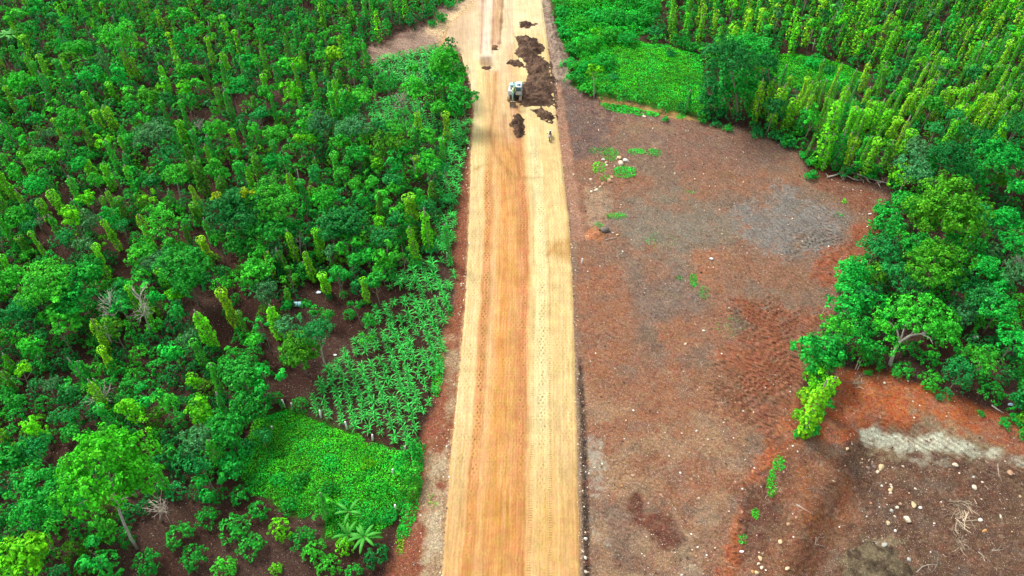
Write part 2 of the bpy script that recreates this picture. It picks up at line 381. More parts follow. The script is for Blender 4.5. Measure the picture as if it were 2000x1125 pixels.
layer([(1150, 1000), (1250, 1030), (1405, 1050), (1370, 1125), (1330, 1400), (1160, 1400)], (178, 158, 134), 1.2, 1.2, .85, 1, patch=4.5)
layer([(1150, 850), (1175, 870), (1180, 1060), (1156, 1060)], (176, 170, 158), .8, .8, .8, 1, patch=1.7)
layer([(1228, 962), (1250, 955), (1262, 1000), (1300, 1000), (1350, 1060), (1300, 1075), (1260, 1035), (1228, 1020)], (102, 62, 52), .4, .3, .95, .25)
layer([(1560, 780), (1605, 760), (1590, 830), (1520, 930), (1445, 1125), (1400, 1300), (1340, 1300), (1385, 1125), (1450, 950), (1500, 860)], (170, 96, 60), .6, .5, 1, .25, .8)
layer([(1530, 880), (1640, 870), (1700, 960), (1650, 1050), (1600, 1125), (1580, 1400), (1400, 1400), (1450, 1100)], (128, 84, 62), 1.5, 1, .95, .45, .4)
layer([(1440, 960), (1540, 900), (1500, 1060), (1440, 1125)], (98, 64, 54), 1, .7, .9, .4)
layer([(1560, 845), (1610, 770), (1640, 715), (1750, 728), (1900, 785), (2000, 830), (2500, 985), (2500, 1080), (2000, 895), (1850, 850), (1720, 830), (1640, 875)], (168, 88, 50), .6, .45, 1, .25, .2)
layer([(1650, 728), (1760, 745), (1900, 800), (1850, 830), (1700, 800)], (182, 98, 54), 1.0, .6, .9, .2)
layer([(1625, 880), (1700, 850), (1800, 870), (2000, 925), (2500, 1080), (2500, 1500), (1560, 1500), (1620, 1125), (1690, 1000)], (100, 73, 60), 1, .8, 1, .5)
layer([(1700, 960), (1840, 960), (1900, 1125), (1640, 1125)], (98, 72, 60), 1.5, 1, .8, .4, patch=2)
layer([(1560, 920), (1640, 900), (1680, 960), (1630, 1040), (1560, 1020)], (150, 90, 56), 1, .8, .9, .35, patch=3)
layer([(1665, 832), (1720, 800), (1800, 800), (1860, 835), (1990, 870), (2200, 945), (2200, 975), (2000, 918), (1900, 900), (1830, 890), (1760, 880), (1690, 872)], (150, 134, 106), .8, 1.0, .8, .6, patch=2.2)
layer([(1668, 838), (1710, 830), (1730, 850), (1850, 850), (1900, 868), (2000, 893), (2250, 968), (2250, 985), (2000, 915), (1900, 892), (1830, 880), (1760, 874), (1690, 866)], (208, 210, 192), .4, .5, .95, .6)
layer([(1760, 880), (1870, 895), (1850, 920), (1790, 905)], (160, 152, 138), .6, .8, .8, 1, patch=.9)
layer([(1640, 1090), (1680, 1050), (1760, 1050), (1790, 1125), (1800, 1300), (1620, 1300)], (138, 124, 98), .8, .8, .9, .9, patch=1.5)
layer([(1168, 188), (1300, 212), (1380, 236), (1320, 232), (1240, 214), (1180, 204)], (214, 168, 104), .3, .15, 1, .2)
layer([(1119, 690), (1130, 700), (1136, 850), (1142, 1125), (1146, 1400), (1120, 1400), (1120, 900)], (158, 134, 112), .3, .2, .9, .5)
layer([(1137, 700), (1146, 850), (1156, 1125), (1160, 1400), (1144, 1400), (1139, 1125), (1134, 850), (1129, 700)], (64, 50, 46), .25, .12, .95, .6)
for gp in ([(500, 820), (560, 800), (600, 812), (700, 852), (790, 885), (800, 930), (780, 1010), (730, 1060), (640, 1045), (640, 985), (590, 1010), (480, 960), (470, 900)], [(1130, 110), (1200, 75), (1300, 88), (1370, 110), (1385, 235), (1290, 215), (1170, 186), (1118, 165)], [(1505, 105), (1560, 108), (1640, 122), (1700, 148), (1660, 178), (1560, 176), (1510, 160)], [(1075, -40), (1290, -40), (1290, 20), (1260, 70), (1200, 80), (1150, 120), (1112, 110), (1090, 60)]):
    layer(gp, (66, 128, 30), .5, .4, 1, 0)          # moss and low creepers that carpet the soil under the grass
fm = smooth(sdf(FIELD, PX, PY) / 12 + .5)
for i, (c_, w_, th, am) in enumerate((((150, 118, 96), 1.1, .12, .5), ((120, 112, 106), 1.8, .15, .5), ((158, 92, 64), 1.4, .2, .4), ((84, 62, 56), .9, .22, .45), ((140, 104, 84), .6, .1, .45), ((112, 100, 78), 2.6, .2, .4), ((170, 140, 118), .5, .25, .5))):
    k = (smooth((fbm(X / w_, Y / (w_ * .8), 140 + i, 4) - th) * 4) * am * .5 * fm)[..., None]; soil[:] = soil * (1 - k) + lin(c_) * k
gl = soil @ np.array([.3, .55, .15]); soil[:] = (soil * .95 + gl[..., None] * .05) * np.array([1.0, 1.0, .90])
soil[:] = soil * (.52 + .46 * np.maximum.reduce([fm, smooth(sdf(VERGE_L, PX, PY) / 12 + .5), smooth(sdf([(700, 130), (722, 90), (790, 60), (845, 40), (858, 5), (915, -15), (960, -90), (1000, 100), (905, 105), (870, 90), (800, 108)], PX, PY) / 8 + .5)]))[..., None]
rough = smooth(sdf(FIELD, PX, PY) / 30) * (sdf(ROAD_POLY, X, Y) < -.4)
phs = (Y * .86 - X * .5 + 2.6 * fbm(X / 7, Y / 7, 66, 3) + 1.2 * fbm(X / 2.5, Y / 2.5, 67, 2)) / .78
rutz = np.sin(2 * pi * phs) * fx[..., 1] * smooth(fbm(X / 5, Y / 5, 68, 3) * 2 + .7)
Z = Z + rough * (0.10 * fine + 0.06 * fbm(X / .45, Y / .45, 91, 2) + .12 * rutz)
ny, nx = X.shape
idx = np.arange(ny * nx).reshape(ny, nx)
Qd = np.stack([idx[:-1, :-1], idx[:-1, 1:], idx[1:, 1:], idx[1:, :-1]], -1).reshape(-1, 4)
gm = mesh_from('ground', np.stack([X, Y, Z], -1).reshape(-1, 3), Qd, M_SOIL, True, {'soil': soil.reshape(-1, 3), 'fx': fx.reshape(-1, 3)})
g = obj('ground', gm); g['kind'] = 'structure'
g['label'] = 'bare red and grey brown earth of the cleared field and plantation'

# ------------------------------------------------------------------ road: raised graded carriageway
def interp_edge(W, ys):
    o = np.argsort(W[:, 1]); return np.interp(ys, W[o, 1], W[o, 0])
yend = 190.0
ys = np.arange(18, yend, 0.3)
le = interp_edge(np.vstack([RL_W[:9], [[unproject(937, 100)[0], unproject(937, 100)[1]]], [[unproject(950, 0)[0], unproject(950, 0)[1]]], [[unproject(962, -250)[0], unproject(962, -250)[1]]]]), ys)
# the mouth of the side track widens the road on its left
jl = polyw([(928, 220), (922, 165), (903, 105), (872, 86), (880, 52), (925, 10), (948, -20)])
for i, yy in enumerate(ys):
    if jl[0, 1] < yy < jl[-1, 1]:
        le[i] = min(le[i], np.interp(yy, jl[:, 1], jl[:, 0]))
re = interp_edge(RR_W, ys)
nu = 96
cross = np.concatenate([[-0.03, 0.0], np.linspace(0, 1, nu)[1:-1], [1.0, 1.03]])
RX, RY, RU = [], [], []
le = le + .05 * fbm(ys / 2, ys * 0, 5, 3) + .07 * fbm(ys / .5, ys * 0, 8, 2); re = re + .05 * fbm(ys / 2, ys * 0, 6, 3) + .06 * fbm(ys / .5, ys * 0, 9, 2)
UU, VV = np.meshgrid(cross, ys)
LX = le[:, None] + (re - le)[:, None] * UU
uc = (LX - (re[:, None]))                                   # metres from the right edge (negative)
edge = np.minimum(UU, 1 - UU) * (re - le)[:, None]
RZ = np.where(edge < -0.01, -0.12, 0.17 + 0.05 * smooth(edge / 4)) + 0.018 * fbm(LX / .5, VV / 3, 77, 3)
RZ += -0.05 * smooth(1 - np.abs(uc + 4.7) / .5) * 1 - 0.05 * smooth(1 - np.abs(uc + 9.2) / .4)
rq, rd = project(np.stack([LX, VV + LX * 0, RZ], -1)); rpx, rpy = rq[..., 0], rq[..., 1]
u01 = 1 + uc / 11.9                                         # lane coordinate, 0 at the left of the straight carriageway
def bump01(x, c, wd): return smooth(1 - np.abs(x - c) / wd)
base = np.zeros(LX.shape + (3,))
jw = .02 * fbm(LX / 3, VV / 12, 21, 3) + .008 * fbm(LX / .5, VV / 3, 22, 2)
uj = u01 + jw
stops = [(-.5, (255, 238, 190)), (0.0, (250, 222, 162)), (.11, (250, 216, 156)), (.135, (230, 168, 110)), (.20, (234, 174, 114)), (.225, (246, 200, 142)), (.30, (238, 180, 114)), (.34, (228, 164, 98)), (.40, (236, 178, 112)), (.46, (234, 176, 110)), (.50, (226, 162, 108)), (.57, (222, 156, 102)), (.59, (242, 194, 134)), (.63, (250, 220, 156)), (.67, (253, 236, 176)), (.76, (252, 232, 172)), (.80, (247, 216, 152)), (.92, (247, 217, 154)), (1.0, (240, 206, 144))]
sx = [s[0] for s in stops]; sc = np.array([lin(s[1]) for s in stops])
for k in range(3): base[..., k] = np.interp(uj, sx, sc[:, k])
near = smooth((rpy - 760) / 300)[..., None]                 # towards the near end the fill is browner
base = base * (1 - .6 * near) + lin((214, 156, 92)) * .6 * near + near * (sc[0] * 0)
stn = fbm(LX / .8, VV / 14, 31, 4)[..., None]
base = base * (1 + .14 * stn) * (1 + .10 * fbm(LX / .35, VV / .6, 32, 3)[..., None]) * (1 + .09 * fbm(LX / 2.5, VV / 4, 33, 3)[..., None])
lightn = bump01(u01, .74, .10)[..., None] * near * .5
base = base * (1 - lightn) + lin((238, 190, 110)) * lightn
wob = fbm(LX / 2.2, VV / 2.2, 61, 4)
def rlayer(poly, col, soft=.5, jig=.4, amt=1.0):
    global base
    s = sdf(poly, rpx, rpy) / (F / rd) + wob * jig
    k = (smooth(s / soft * .5 + .5) * amt)[..., None]; base = base * (1 - k) + lin(col) * k
rlayer([(860, 60), (930, -10), (975, -400), (1090, -400), (1075, 60), (1000, 110), (990, 260), (925, 260), (905, 100)], (255, 240, 200), 2.5, .8, .7)
rlayer([(930, 120), (947, 120), (958, 230), (955, 330), (925, 330), (932, 220)], (255, 228, 160), .7, .3, .8)
rlayer([(948, -200), (972, -200), (957, 110), (938, 110)], (255, 244, 226), .8, 1.0, .65)
rlayer([(985, -200), (1003, -200), (975, 90), (958, 85)], (206, 152, 108), .5, .3, .6)
rlayer([(949, -200), (952, -200), (941, 105), (937, 105)], (196, 138, 108), .2, .12, .8)
rlayer([(969, -200), (973, -200), (963, 105), (959, 105)], (196, 140, 112), .2, .12, .7)
rlayer([(993, -200), (998, -200), (978, 85), (974, 85)], (122, 82, 62), .2, .25, .7)
rlayer([(1008, -200), (1046, -200), (1060, 60), (1010, 60)], (252, 230, 178), .7, .3, .7)
rlayer([(1010, 60), (1064, 60), (1082, 215), (1085, 260), (1020, 250), (1000, 120)], (252, 224, 162), .7, .3, .7)
rlayer([(945, 140), (975, 140), (985, 330), (1020, 350), (950, 350)], (238, 186, 122), .8, .4, .7)
rlayer([(968, 300), (1022, 330), (1022, 350), (960, 350)], (214, 166, 108), .8, .5, .35)
for pl in ([(1000, 360), (985, 320), (965, 300), (958, 260), (966, 200), (968, 140)], [(1018, 350), (1006, 310), (992, 290), (985, 250), (986, 225)], [(1012, 352), (990, 330), (975, 318), (945, 322), (930, 330)], [(985, 352), (1010, 346), (1040, 348), (1060, 346)], [(1068, 500), (1085, 478), (1118, 472)], [(1066, 490), (1090, 492), (1118, 500)]):
    rlayer([(a - 2.2, b) for a, b in pl] + [(a + 2.2, b) for a, b in pl[::-1]], (190, 134, 84), .35, .12, .75)
rlayer([(938, 112), (958, 112), (962, 128), (940, 126)], (150, 112, 82), .4, .4, .7)
rlayer([(1072, 480), (1100, 462), (1118, 460), (1118, 512), (1090, 505), (1072, 495)], (204, 156, 92), .8, .6, .7)
rlayer([(840, 110), (905, 112), (925, 80), (935, 20), (945, -40), (840, -40)], (226, 190, 154), 2.5, .6, .8)
rfx = np.zeros_like(base); wd = 11.6
rfx[..., 1] = np.maximum.reduce([bump01(u01, .06, .10) * .55, bump01(u01, .165, .06) * 1.3, bump01(u01, .545, .06) * 1.0, bump01(u01, .72, .07) * .9, .35 + 0 * u01, bump01(u01, .93, .06) * .5])
rfx[..., 2] = np.maximum(bump01(u01, .635, .03), bump01(u01, .79, .03)) * 1.0
rfx[..., 1] *= smooth((rpy - 220) / 150) * (1 - .6 * near[..., 0]); rfx[..., 2] *= smooth((rpy - 360) / 120)
ny, nx = LX.shape; idx = np.arange(ny * nx).reshape(ny, nx)
Qd = np.stack([idx[:-1, :-1], idx[:-1, 1:], idx[1:, 1:], idx[1:, :-1]], -1).reshape(-1, 4)
lane = np.stack([uc, VV, uc * 0], -1)
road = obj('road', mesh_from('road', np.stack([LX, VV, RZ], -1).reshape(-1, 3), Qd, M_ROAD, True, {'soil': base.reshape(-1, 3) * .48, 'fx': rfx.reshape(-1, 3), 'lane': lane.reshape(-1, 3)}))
road['kind'] = 'structure'; road['label'] = 'wide straight unpaved road of orange and cream compacted earth'
ROAD_Z = 0.2

# ------------------------------------------------------------------ heaps of dark soil on the road
heap_id = 0
def heap(poly, hmax, label, cell=0.15, col=(132, 104, 84), z0=ROAD_Z, ramp=1.3, seed=1, col2=(92, 70, 58), name='dirt_heap', cat='dirt heap', grp='heaps of dark dug soil tipped on the road'):
    W = np.array([unproject(x, y, z0)[:2] for x, y in poly])
    mn, mx = W.min(0) - .7, W.max(0) + .7
    xs = np.arange(mn[0], mx[0], cell); ys_ = np.arange(mn[1], mx[1], cell); A, B = np.meshgrid(xs, ys_)
    s = sdf(W, A, B) + .5 * fbm(A / 1.0, B / 1.0, seed, 4) + .38 * fbm(A / .38, B / .38, seed + 1, 2)
    z = hmax * smooth(s / ramp) * (1 + .5 * fbm(A / .8, B / .8, seed + 3, 3)) + .34 * hmax ** .5 * np.clip(fbm(A / .3, B / .3, seed + 9, 2), 0, 1) * smooth(s / .5)
    z = np.where(s > 0, z0 + z, z0 - .12)
    keep = (s[:-1, :-1] > -.25) | (s[1:, 1:] > -.25) | (s[:-1, 1:] > -.25) | (s[1:, :-1] > -.25)
    n_y, n_x = A.shape; idx = np.arange(n_y * n_x).reshape(n_y, n_x)
    Q = np.stack([idx[:-1, :-1], idx[:-1, 1:], idx[1:, 1:], idx[1:, :-1]], -1)[keep]
    c0, c1 = lin(col) * .7, lin(col2) * .7; t = smooth(fbm(A / .7, B / .7, seed + 20, 4) * 1.6 + .5)[..., None]
    c = c0 * t + c1 * (1 - t); f = np.zeros_like(c); f[..., 0] = .22; f[..., 1] = 0
    used, inv = np.unique(Q.ravel(), return_inverse=True)
    V = np.stack([A, B, z], -1).reshape(-1, 3)[used]
    o = obj(name, mesh_from(name, V, inv.reshape(-1, 4), M_SOIL, False, {'soil': c.reshape(-1, 3)[used], 'fx': f.reshape(-1, 3)[used]}))
    return tag(o, label, cat, grp)
heap([(1000, 200), (1008, 165), (1026, 158), (1028, 140), (1022, 120), (1002, 104), (1010, 90), (1010, 72), (1028, 70), (1050, 76), (1064, 95), (1056, 108), (1072, 125), (1080, 165), (1084, 208), (1050, 210), (1020, 206)], 0.61, 'long dark brown soil spread on the road behind the excavator', seed=3, ramp=1.6)
heap([(1012, 42), (1028, 40), (1046, 47), (1030, 56), (1012, 54)], 0.48, 'small dark soil heap on the road farthest up the frame', seed=14, ramp=.9)
heap([(1034, 214), (1058, 212), (1084, 226), (1078, 238), (1062, 236), (1046, 224)], 0.56, 'dark soil heap by the road edge just below the long spread', seed=25, ramp=1.0)
heap([(1000, 226), (1016, 222), (1026, 240), (1026, 262), (1012, 269), (998, 258)], 0.88, 'oval dark brown soil heap on the road in front of the excavator bucket', seed=36, ramp=1.2)
heap([(988, 118), (1004, 116), (1022, 122), (1024, 132), (1006, 132), (992, 126)], 0.4, 'thin dark soil tongue left of the long spread', seed=47, ramp=.8)
heap([(938, 128), (958, 128), (961, 139), (944, 140)], .14, 'low brown soil smear across the pale wheel track', col=(150, 112, 84), col2=(110, 80, 62), seed=58, ramp=.7)
heap([(960, 88), (974, 88), (973, 98), (960, 98)], .16, 'small brown clod heap beside the pale wheel track', col=(140, 104, 76), col2=(100, 74, 56), seed=69, ramp=.6)
heap([(1146, 450), (1164, 441), (1182, 460), (1164, 468), (1148, 467)], .3, 'smooth orange sand fan beside the culvert hole', z0=0.02, col=(206, 142, 100), col2=(196, 130, 90), seed=80, name='sand_fan', cat='sand heap', grp=None)
heap([(1064, 20), (1080, 30), (1104, 100), (1112, 120), (1100, 150), (1086, 150), (1078, 100), (1064, 40)], .7, 'pale grey brown spoil bank along the road below the thicket', z0=0.0, col=(186, 162, 144), col2=(150, 128, 112), seed=90, ramp=2, name='spoil_bank', cat='spoil bank', grp=None)
heap([(1650, 1075), (1690, 1052), (1740, 1060), (1800, 1120), (1830, 1180), (1640, 1180)], .7, 'low rubble heap of pale broken rock at the pit bottom', z0=-2.05, col=(140, 126, 98), col2=(96, 80, 64), seed=95, ramp=2.2, name='rubble_heap', cat='rubble heap', grp=None)

# ------------------------------------------------------------------ foliage meshes
def leaves(P, N, size, asp=.55, tint=None, rg=rng):
    n = len(P); N = N / (np.linalg.norm(N, axis=1, keepdims=True) + 1e-9)
    R = rg.normal(size=(n, 3)); T = np.cross(N, R); T /= np.linalg.norm(T, axis=1, keepdims=True) + 1e-9; B = np.cross(N, T)
    s = np.asarray(size).reshape(-1, 1) * np.ones((n, 1))
    a = P - T * s * .5; c = P + T * s * .5 - N * s * .12; m = P + N * s * .08
    b = m + B * s * asp * .5; d = m - B * s * asp * .5
    V = np.stack([a, b, c, d], 1).reshape(-1, 3); Fc = np.arange(4 * n).reshape(n, 4)
    t = np.ones((n, 3)) if tint is None else tint
    return V, Fc, np.repeat(t, 4, 0)
def sph(rg, n, zmin=-1.0):
    v = rg.normal(size=(n * 3 + 24, 3)); v /= np.linalg.norm(v, axis=1, keepdims=True); v = v[v[:, 2] > zmin][:n]
    return v
def crown_mesh(name, rg, lobes, nclump, per, leaf, cr, zmin=-.35, upb=.7, young=.5, asp=.6, droop=0.0, matl=None, inner=.25):
    """lobes: (cx,cy,cz, rx,ry,rz). Clumps on the lobes' skins, each a small dome of leaves."""
    P, N, T, SZ = [], [], [], []
    wts = np.array([l[3] * l[4] + l[3] * l[5] for l in lobes]); wts /= wts.sum()
    for i in range(nclump):
        l = lobes[rg.choice(len(lobes), p=wts)]
        d = sph(rg, 1, zmin)[0]; k = rg.uniform(.72, 1.05) if rg.random() > inner else rg.uniform(.3, .75)
        c = np.array(l[:3]) + d * np.array(l[3:]) * k
        r = cr * rg.uniform(.65, 1.35)
        ax = d * np.array([1, 1, .6]) + np.array([0, 0, upb]); ax /= np.linalg.norm(ax)
        n = max(4, int(per * rg.uniform(.7, 1.3)))
        q = sph(rg, n); q = np.where((q @ ax)[:, None] < -.15, q * .5 + ax, q)
        q[:, 2] *= .8
        P.append(c + q * r * rg.uniform(.55, 1.0, (n, 1)))
        N.append(q * .55 + ax * .55 + rg.normal(size=(n, 3)) * .28)
        b = rg.uniform(.72, 1.2); y = young * max(0, rg.normal(.1, .5)) * (k > .7)
        t = np.array([b * (1 + 1.3 * y), b * (1 + .35 * y), b * (1 - .1 * y)])
        T.append(np.tile(t, (n, 1))); SZ.append(rg.uniform(.75, 1.25, n) * leaf)
    P = np.vstack(P); N = np.vstack(N)
    if droop: P[:, 2] -= droop * rg.random(len(P)) ** 2
    V, Fc, t = leaves(P, N, np.concatenate(SZ), asp, np.vstack(T), rg)
    return mesh_from(name, V, Fc, matl or M_LEAF, False, {'tint': t})
def dome_lobes(rg, R, n, flat=.75, spread=.55):
    L = [(0, 0, 0, R * .62, R * .62, R * flat * .7)]
    for i in range(n):
        a = 2 * pi * (i + rg.uniform(-.3, .3)) / n; q = R * spread * rg.uniform(.75, 1.1); r = R * rg.uniform(.32, .5)
        L.append((q * cos(a), q * sin(a), R * rg.uniform(-.28, .28) * flat, r, r, r * rg.uniform(.7, 1.0)))
    return L
CROWN = {}
R_ = np.random.default_rng(101)
CROWN['S'] = [crown_mesh('crown', R_, dome_lobes(R_, 1.2, 4, .95), 46, 16, .26, .34) for _ in range(5)]
CROWN['SF'] = [crown_mesh('crown', R_, dome_lobes(R_, 1.2, 5, .8), 44, 16, .20, .30, young=.2, upb=.5) for _ in range(3)]
CROWN['S'] += [crown_mesh('crown', R_, dome_lobes(R_, 1.2, 3, 1.1, .85)[1:], 34, 13, lf, .3) for lf in (.2, .3, .24, .34)]
CROWN['T'] = [crown_mesh('crown', R_, [(0, 0, -.8, .75, .75, .8), (R_.uniform(-.2, .2), R_.uniform(-.2, .2), .1, .85, .85, .8), (R_.uniform(-.2, .2), 0, .9, .65, .65, .6)], 44, 14, .27, .3) for _ in range(4)]
CROWN['M'] = [crown_mesh('crown', R_, dome_lobes(R_, 2.1, 6, .85), 125, 17, .28, .42) for _ in range(4)]
CROWN['M'] += [crown_mesh('crown', R_, dome_lobes(R_, 2.1, 6, 1.0, .78), 95, 15, lf, .40) for lf in (.24, .34, .3)]
CROWN['MF'] = [crown_mesh('crown', R_, dome_lobes(R_, 2.1, 6, .7), 120, 18, .22, .40, young=.2, upb=.5) for _ in range(3)]
CROWN['L'] = [crown_mesh('crown', R_, dome_lobes(R_, 3.4, 9, 1.0, .68), 300, 18, .29, .48) for _ in range(3)]
CROWN['LF'] = [crown_mesh('crown', R_, dome_lobes(R_, 3.4, 9, .8), 260, 20, .24, .48, young=.25, upb=.5) for _ in range(2)]
CR = {'S': 1.2, 'SF': 1.2, 'T': .95, 'M': 2.1, 'MF': 2.1, 'L': 3.4, 'LF': 3.4}
def trunk_mesh(rg, limbs, h=1.0):
    """unit-height trunk, scaled by the tree"""
    mb = MB(); lean = rg.uniform(-.05, .05, 2)
    pts = [np.array([lean[0] * t * t * 1.5 + .015 * sin(9 * t), lean[1] * t * t * 1.5, t]) for t in np.linspace(-.03, 1, 7)]
    mb.tube(pts, np.linspace(1, .55, 7) * .022, 7)
    for i in range(limbs):
        t = rg.uniform(.55, .95); a = rg.uniform(0, 2 * pi); b = pts[int(t * 6)]
        q = rg.uniform(.12, .26)
        mb.tube([b, b + np.array([cos(a) * q * .5, sin(a) * q * .5, q * .45]), b + np.array([cos(a) * q, sin(a) * q, q * 1.2])], [.012, .009, .004], 5)
    return mb.build('trunk', M_BARK, link=False)
TRUNK = [trunk_mesh(R_, 4) for _ in range(4)]
TRUNKW = []
for t in TRUNK:
    q = t.copy(); q.materials.clear(); q.materials.append(M_BARKW); TRUNKW.append(q)
def pepper_mesh(rg, n=620, leaf=.17):
    """unit column: radius 1 (x,y), height 1"""
    z = rg.random(n) ** .9; a = rg.uniform(0, 2 * pi, n)
    prof = .78 + .22 * np.sin(z * 7 + rg.uniform(0, 6)) * .6 + .14 * np.sin(z * 17 + a * 2) ; prof = prof * np.where(z > .94, (1 - z) / .06 * .5 + .5, 1) * (1.04 - .12 * z) * np.where(z < .1, .75, 1)
    r = prof * rg.uniform(.7, 1.05, n)
    return z, a, r
def pepper_build(rg, n=620, leaf=.19, hh=6.0, rr=.55, tuft=None):
    tuft = rg.random() < .4 if tuft is None else tuft
    z, a, r = pepper_mesh(rg, n); P = np.stack([r * rr * np.cos(a), r * rr * np.sin(a), z * hh], 1)
    N = np.stack([np.cos(a), np.sin(a), np.full(n, .75)], 1) + rg.normal(size=(n, 3)) * .3
    b = rg.uniform(.7, 1.2, n); y = (rg.random(n) < .3) * rg.uniform(.2, 1, n)
    T = np.stack([b * (1 + .9 * y), b * (1 + .2 * y), b * (1 - .2 * y)], 1)
    if tuft:
        k = 90; q = sph(rg, k, -.3); P = np.vstack([P, q * np.array([rr * .95, rr * .95, .5]) + np.array([0, 0, hh])])
        N = np.vstack([N, q + np.array([0, 0, .6])]); T = np.vstack([T, np.tile([1.1, 1.1, .9], (k, 1)) * rg.uniform(.8, 1.2, (k, 1))])
    V, Fc, t = leaves(P, N, rg.uniform(.75, 1.25, len(P)) * leaf, .75, T, rg)
    return mesh_from('vine', V, Fc, M_LEAF, False, {'tint': t})
PEP = [pepper_build(R_) for _ in range(8)]
POST = MB().tube([(0, 0, -.05), (0.01, 0, .5), (0, .01, 1.06)], [.11, .1, .075], 7).build('post', M_POST, link=False)
def coffee_build(rg, clumps=46, per=11, leaf=.24, R=1.15, h=1.7, young=.55):
    P, N, T, SZ = [], [], [], []
    for i in range(clumps):
        u = rg.random() ** .7; a = rg.uniform(0, 2 * pi)
        d = np.array([cos(a), sin(a), 0]) * R * math.sqrt(max(0, 1 - (u * 1.0) ** 2)) * rg.uniform(.75, 1.05) if rg.random() < .8 else np.array([cos(a), sin(a), 0]) * R * rg.uniform(0, .7)
        c = d + np.array([0, 0, .25 + (h - .35) * u]); r = rg.uniform(.2, .34)
        ax = np.array([d[0] / R, d[1] / R, .8]); ax /= np.linalg.norm(ax); n = int(per * rg.uniform(.7, 1.3))
        q = sph(rg, n); q = np.where((q @ ax)[:, None] < -.1, q * .5 + ax, q)
        P.append(c + q * r * rg.uniform(.5, 1, (n, 1))); N.append(q * .5 + ax * .6 + rg.normal(size=(n, 3)) * .3)
        y = young * max(0, rg.normal(.05, .5)); b = rg.uniform(.7, 1.2); T.append(np.tile([b * (1 + y), b * (1 + .3 * y), b], (n, 1))); SZ.append(rg.uniform(.75, 1.25, n) * leaf)
    return leaves(np.vstack(P), np.vstack(N), np.concatenate(SZ), .55, np.vstack(T), rg)
COFd = [coffee_build(R_) for _ in range(5)]
COF = [mesh_from('coffee_bush', *c[:2], M_LEAF, False, {'tint': c[2]}) for c in COFd]
COFlow = [coffee_build(R_, 26, 7, .36) for _ in range(5)]

def corn_arrays(rg, n=11, Lf=1.05, wdt=.115, hst=.75):
    V, Fc, T = [], [], []; m = 0
    for i in range(n):
        a = i * 2.4 + rg.uniform(-.4, .4); t = i / n; z0 = .12 + hst * t * .75; L = Lf * (1 - .35 * abs(t - .45)) * rg.uniform(.85, 1.1)
        el = radians(rg.uniform(48, 70) + 10 * t); d = np.array([cos(a), sin(a), 0]); sd = np.array([-sin(a), cos(a), 0]); p = np.array([0, 0, z0]); k = 6
        for j in range(k + 1):
            f = j / k; wv = wdt * (1 - f ** 2.2) * (.6 + .8 * min(1, f * 3)) * .75 + .004
            V += [p - sd * wv * .5, p + sd * wv * .5]; b = rg.uniform(.9, 1.05) * (1 + .1 * f); T += [[b, b, b * 1.05]] * 2
            p = p + (d * cos(el) + np.array([0, 0, sin(el)])) * L / k; el -= radians(19)
        for j in range(k): Fc.append([m + 2 * j, m + 2 * j + 1, m + 2 * j + 3, m + 2 * j + 2])
        m += 2 * (k + 1)
    # stalk
    for q in range(2):
        for zz in (0, hst): V += [np.array([.025, 0, zz]) if q == 0 else np.array([0, .025, zz]), np.array([-.025, 0, zz]) if q == 0 else np.array([0, -.025, zz])]; T += [[1, .9, .7]] * 2
        Fc.append([m, m + 1, m + 3, m + 2]); m += 4
    return np.array(V), np.array(Fc), np.array(T)
CORNd = [corn_arrays(R_, n) for n in (10, 12, 11, 9)]
CORN = [mesh_from('maize_plant', *c[:2], M_CORN, False, {'tint': c[2]}) for c in CORNd]

# ------------------------------------------------------------------ colours of foliage (linear albedo)
PAL = {'bright': (.024, .255, .017), 'lime': (.064, .32, .008), 'spring': (.045, .32, .012), 'mid': (.012, .20, .020), 'dark': (.008, .122, .022), 'grey': (.034, .150, .048),
       'teal': (.012, .175, .035), 'yellow': (.098, .30, .008), 'olive': (.034, .170, .008), 'jade': (.010, .255, .030)}
WORD = {'spring': 'light green', 'bright': 'bright green', 'lime': 'lime green', 'mid': 'mid green', 'dark': 'dark green', 'grey': 'grey green', 'teal': 'bluish green',
        'yellow': 'yellow green', 'olive': 'olive green', 'jade': 'vivid green'}
LEAFK = 1.78
def vary(c, rg, a=.18):
    b = LEAFK * rg.uniform(1 - a, 1 + a); c = np.array(PAL[c]) * b; c[0] *= rg.uniform(.8, 1.3); return tuple(c)
REG = []            # (object, photo xy, kind phrase, colour key)
TAKEN = []          # (photo x, photo y, r px) of crowns
BASES = []
G_T = 'slender shade trees of the plantation'; G_P = 'pepper vines climbing posts'; G_C = 'coffee bushes under the trees'; G_M = 'maize plants in the field beside the road'
rt = np.random.default_rng(5)
def tree(px, py, rpx, col, hc=None, base=None, style=None, fz=None, white=False, label=None, lm=None, name='shade_tree', trunk_r=1.0):
    """px,py: where the crown's middle shows in the photo; rpx its half width there; base: photo point of the trunk foot"""
    if base:
        x, y, z = gpoint(*base)
        hc = top_height(x, y, z, py); rm = rpx * ((H - z - hc) / sin(THETA + math.atan((py - 562.5) / F))) / F
        q = unproject(px, py, z + hc); off = (q[0] - x, q[1] - y)
    else:
        d = H / sin(THETA + math.atan((py - 562.5) / F)); rm = rpx * (d - 5) / F
        if hc is None: hc = min(3.0 + rm * .75, 6.5) + rt.uniform(-.3, .6)
        x, y, z = gpoint(px, py, hc); off = (0, 0)
    return put_tree(x, y, z, hc, rm, col, off, style, fz, white, label, lm, name, trunk_r, (px, py, rpx))
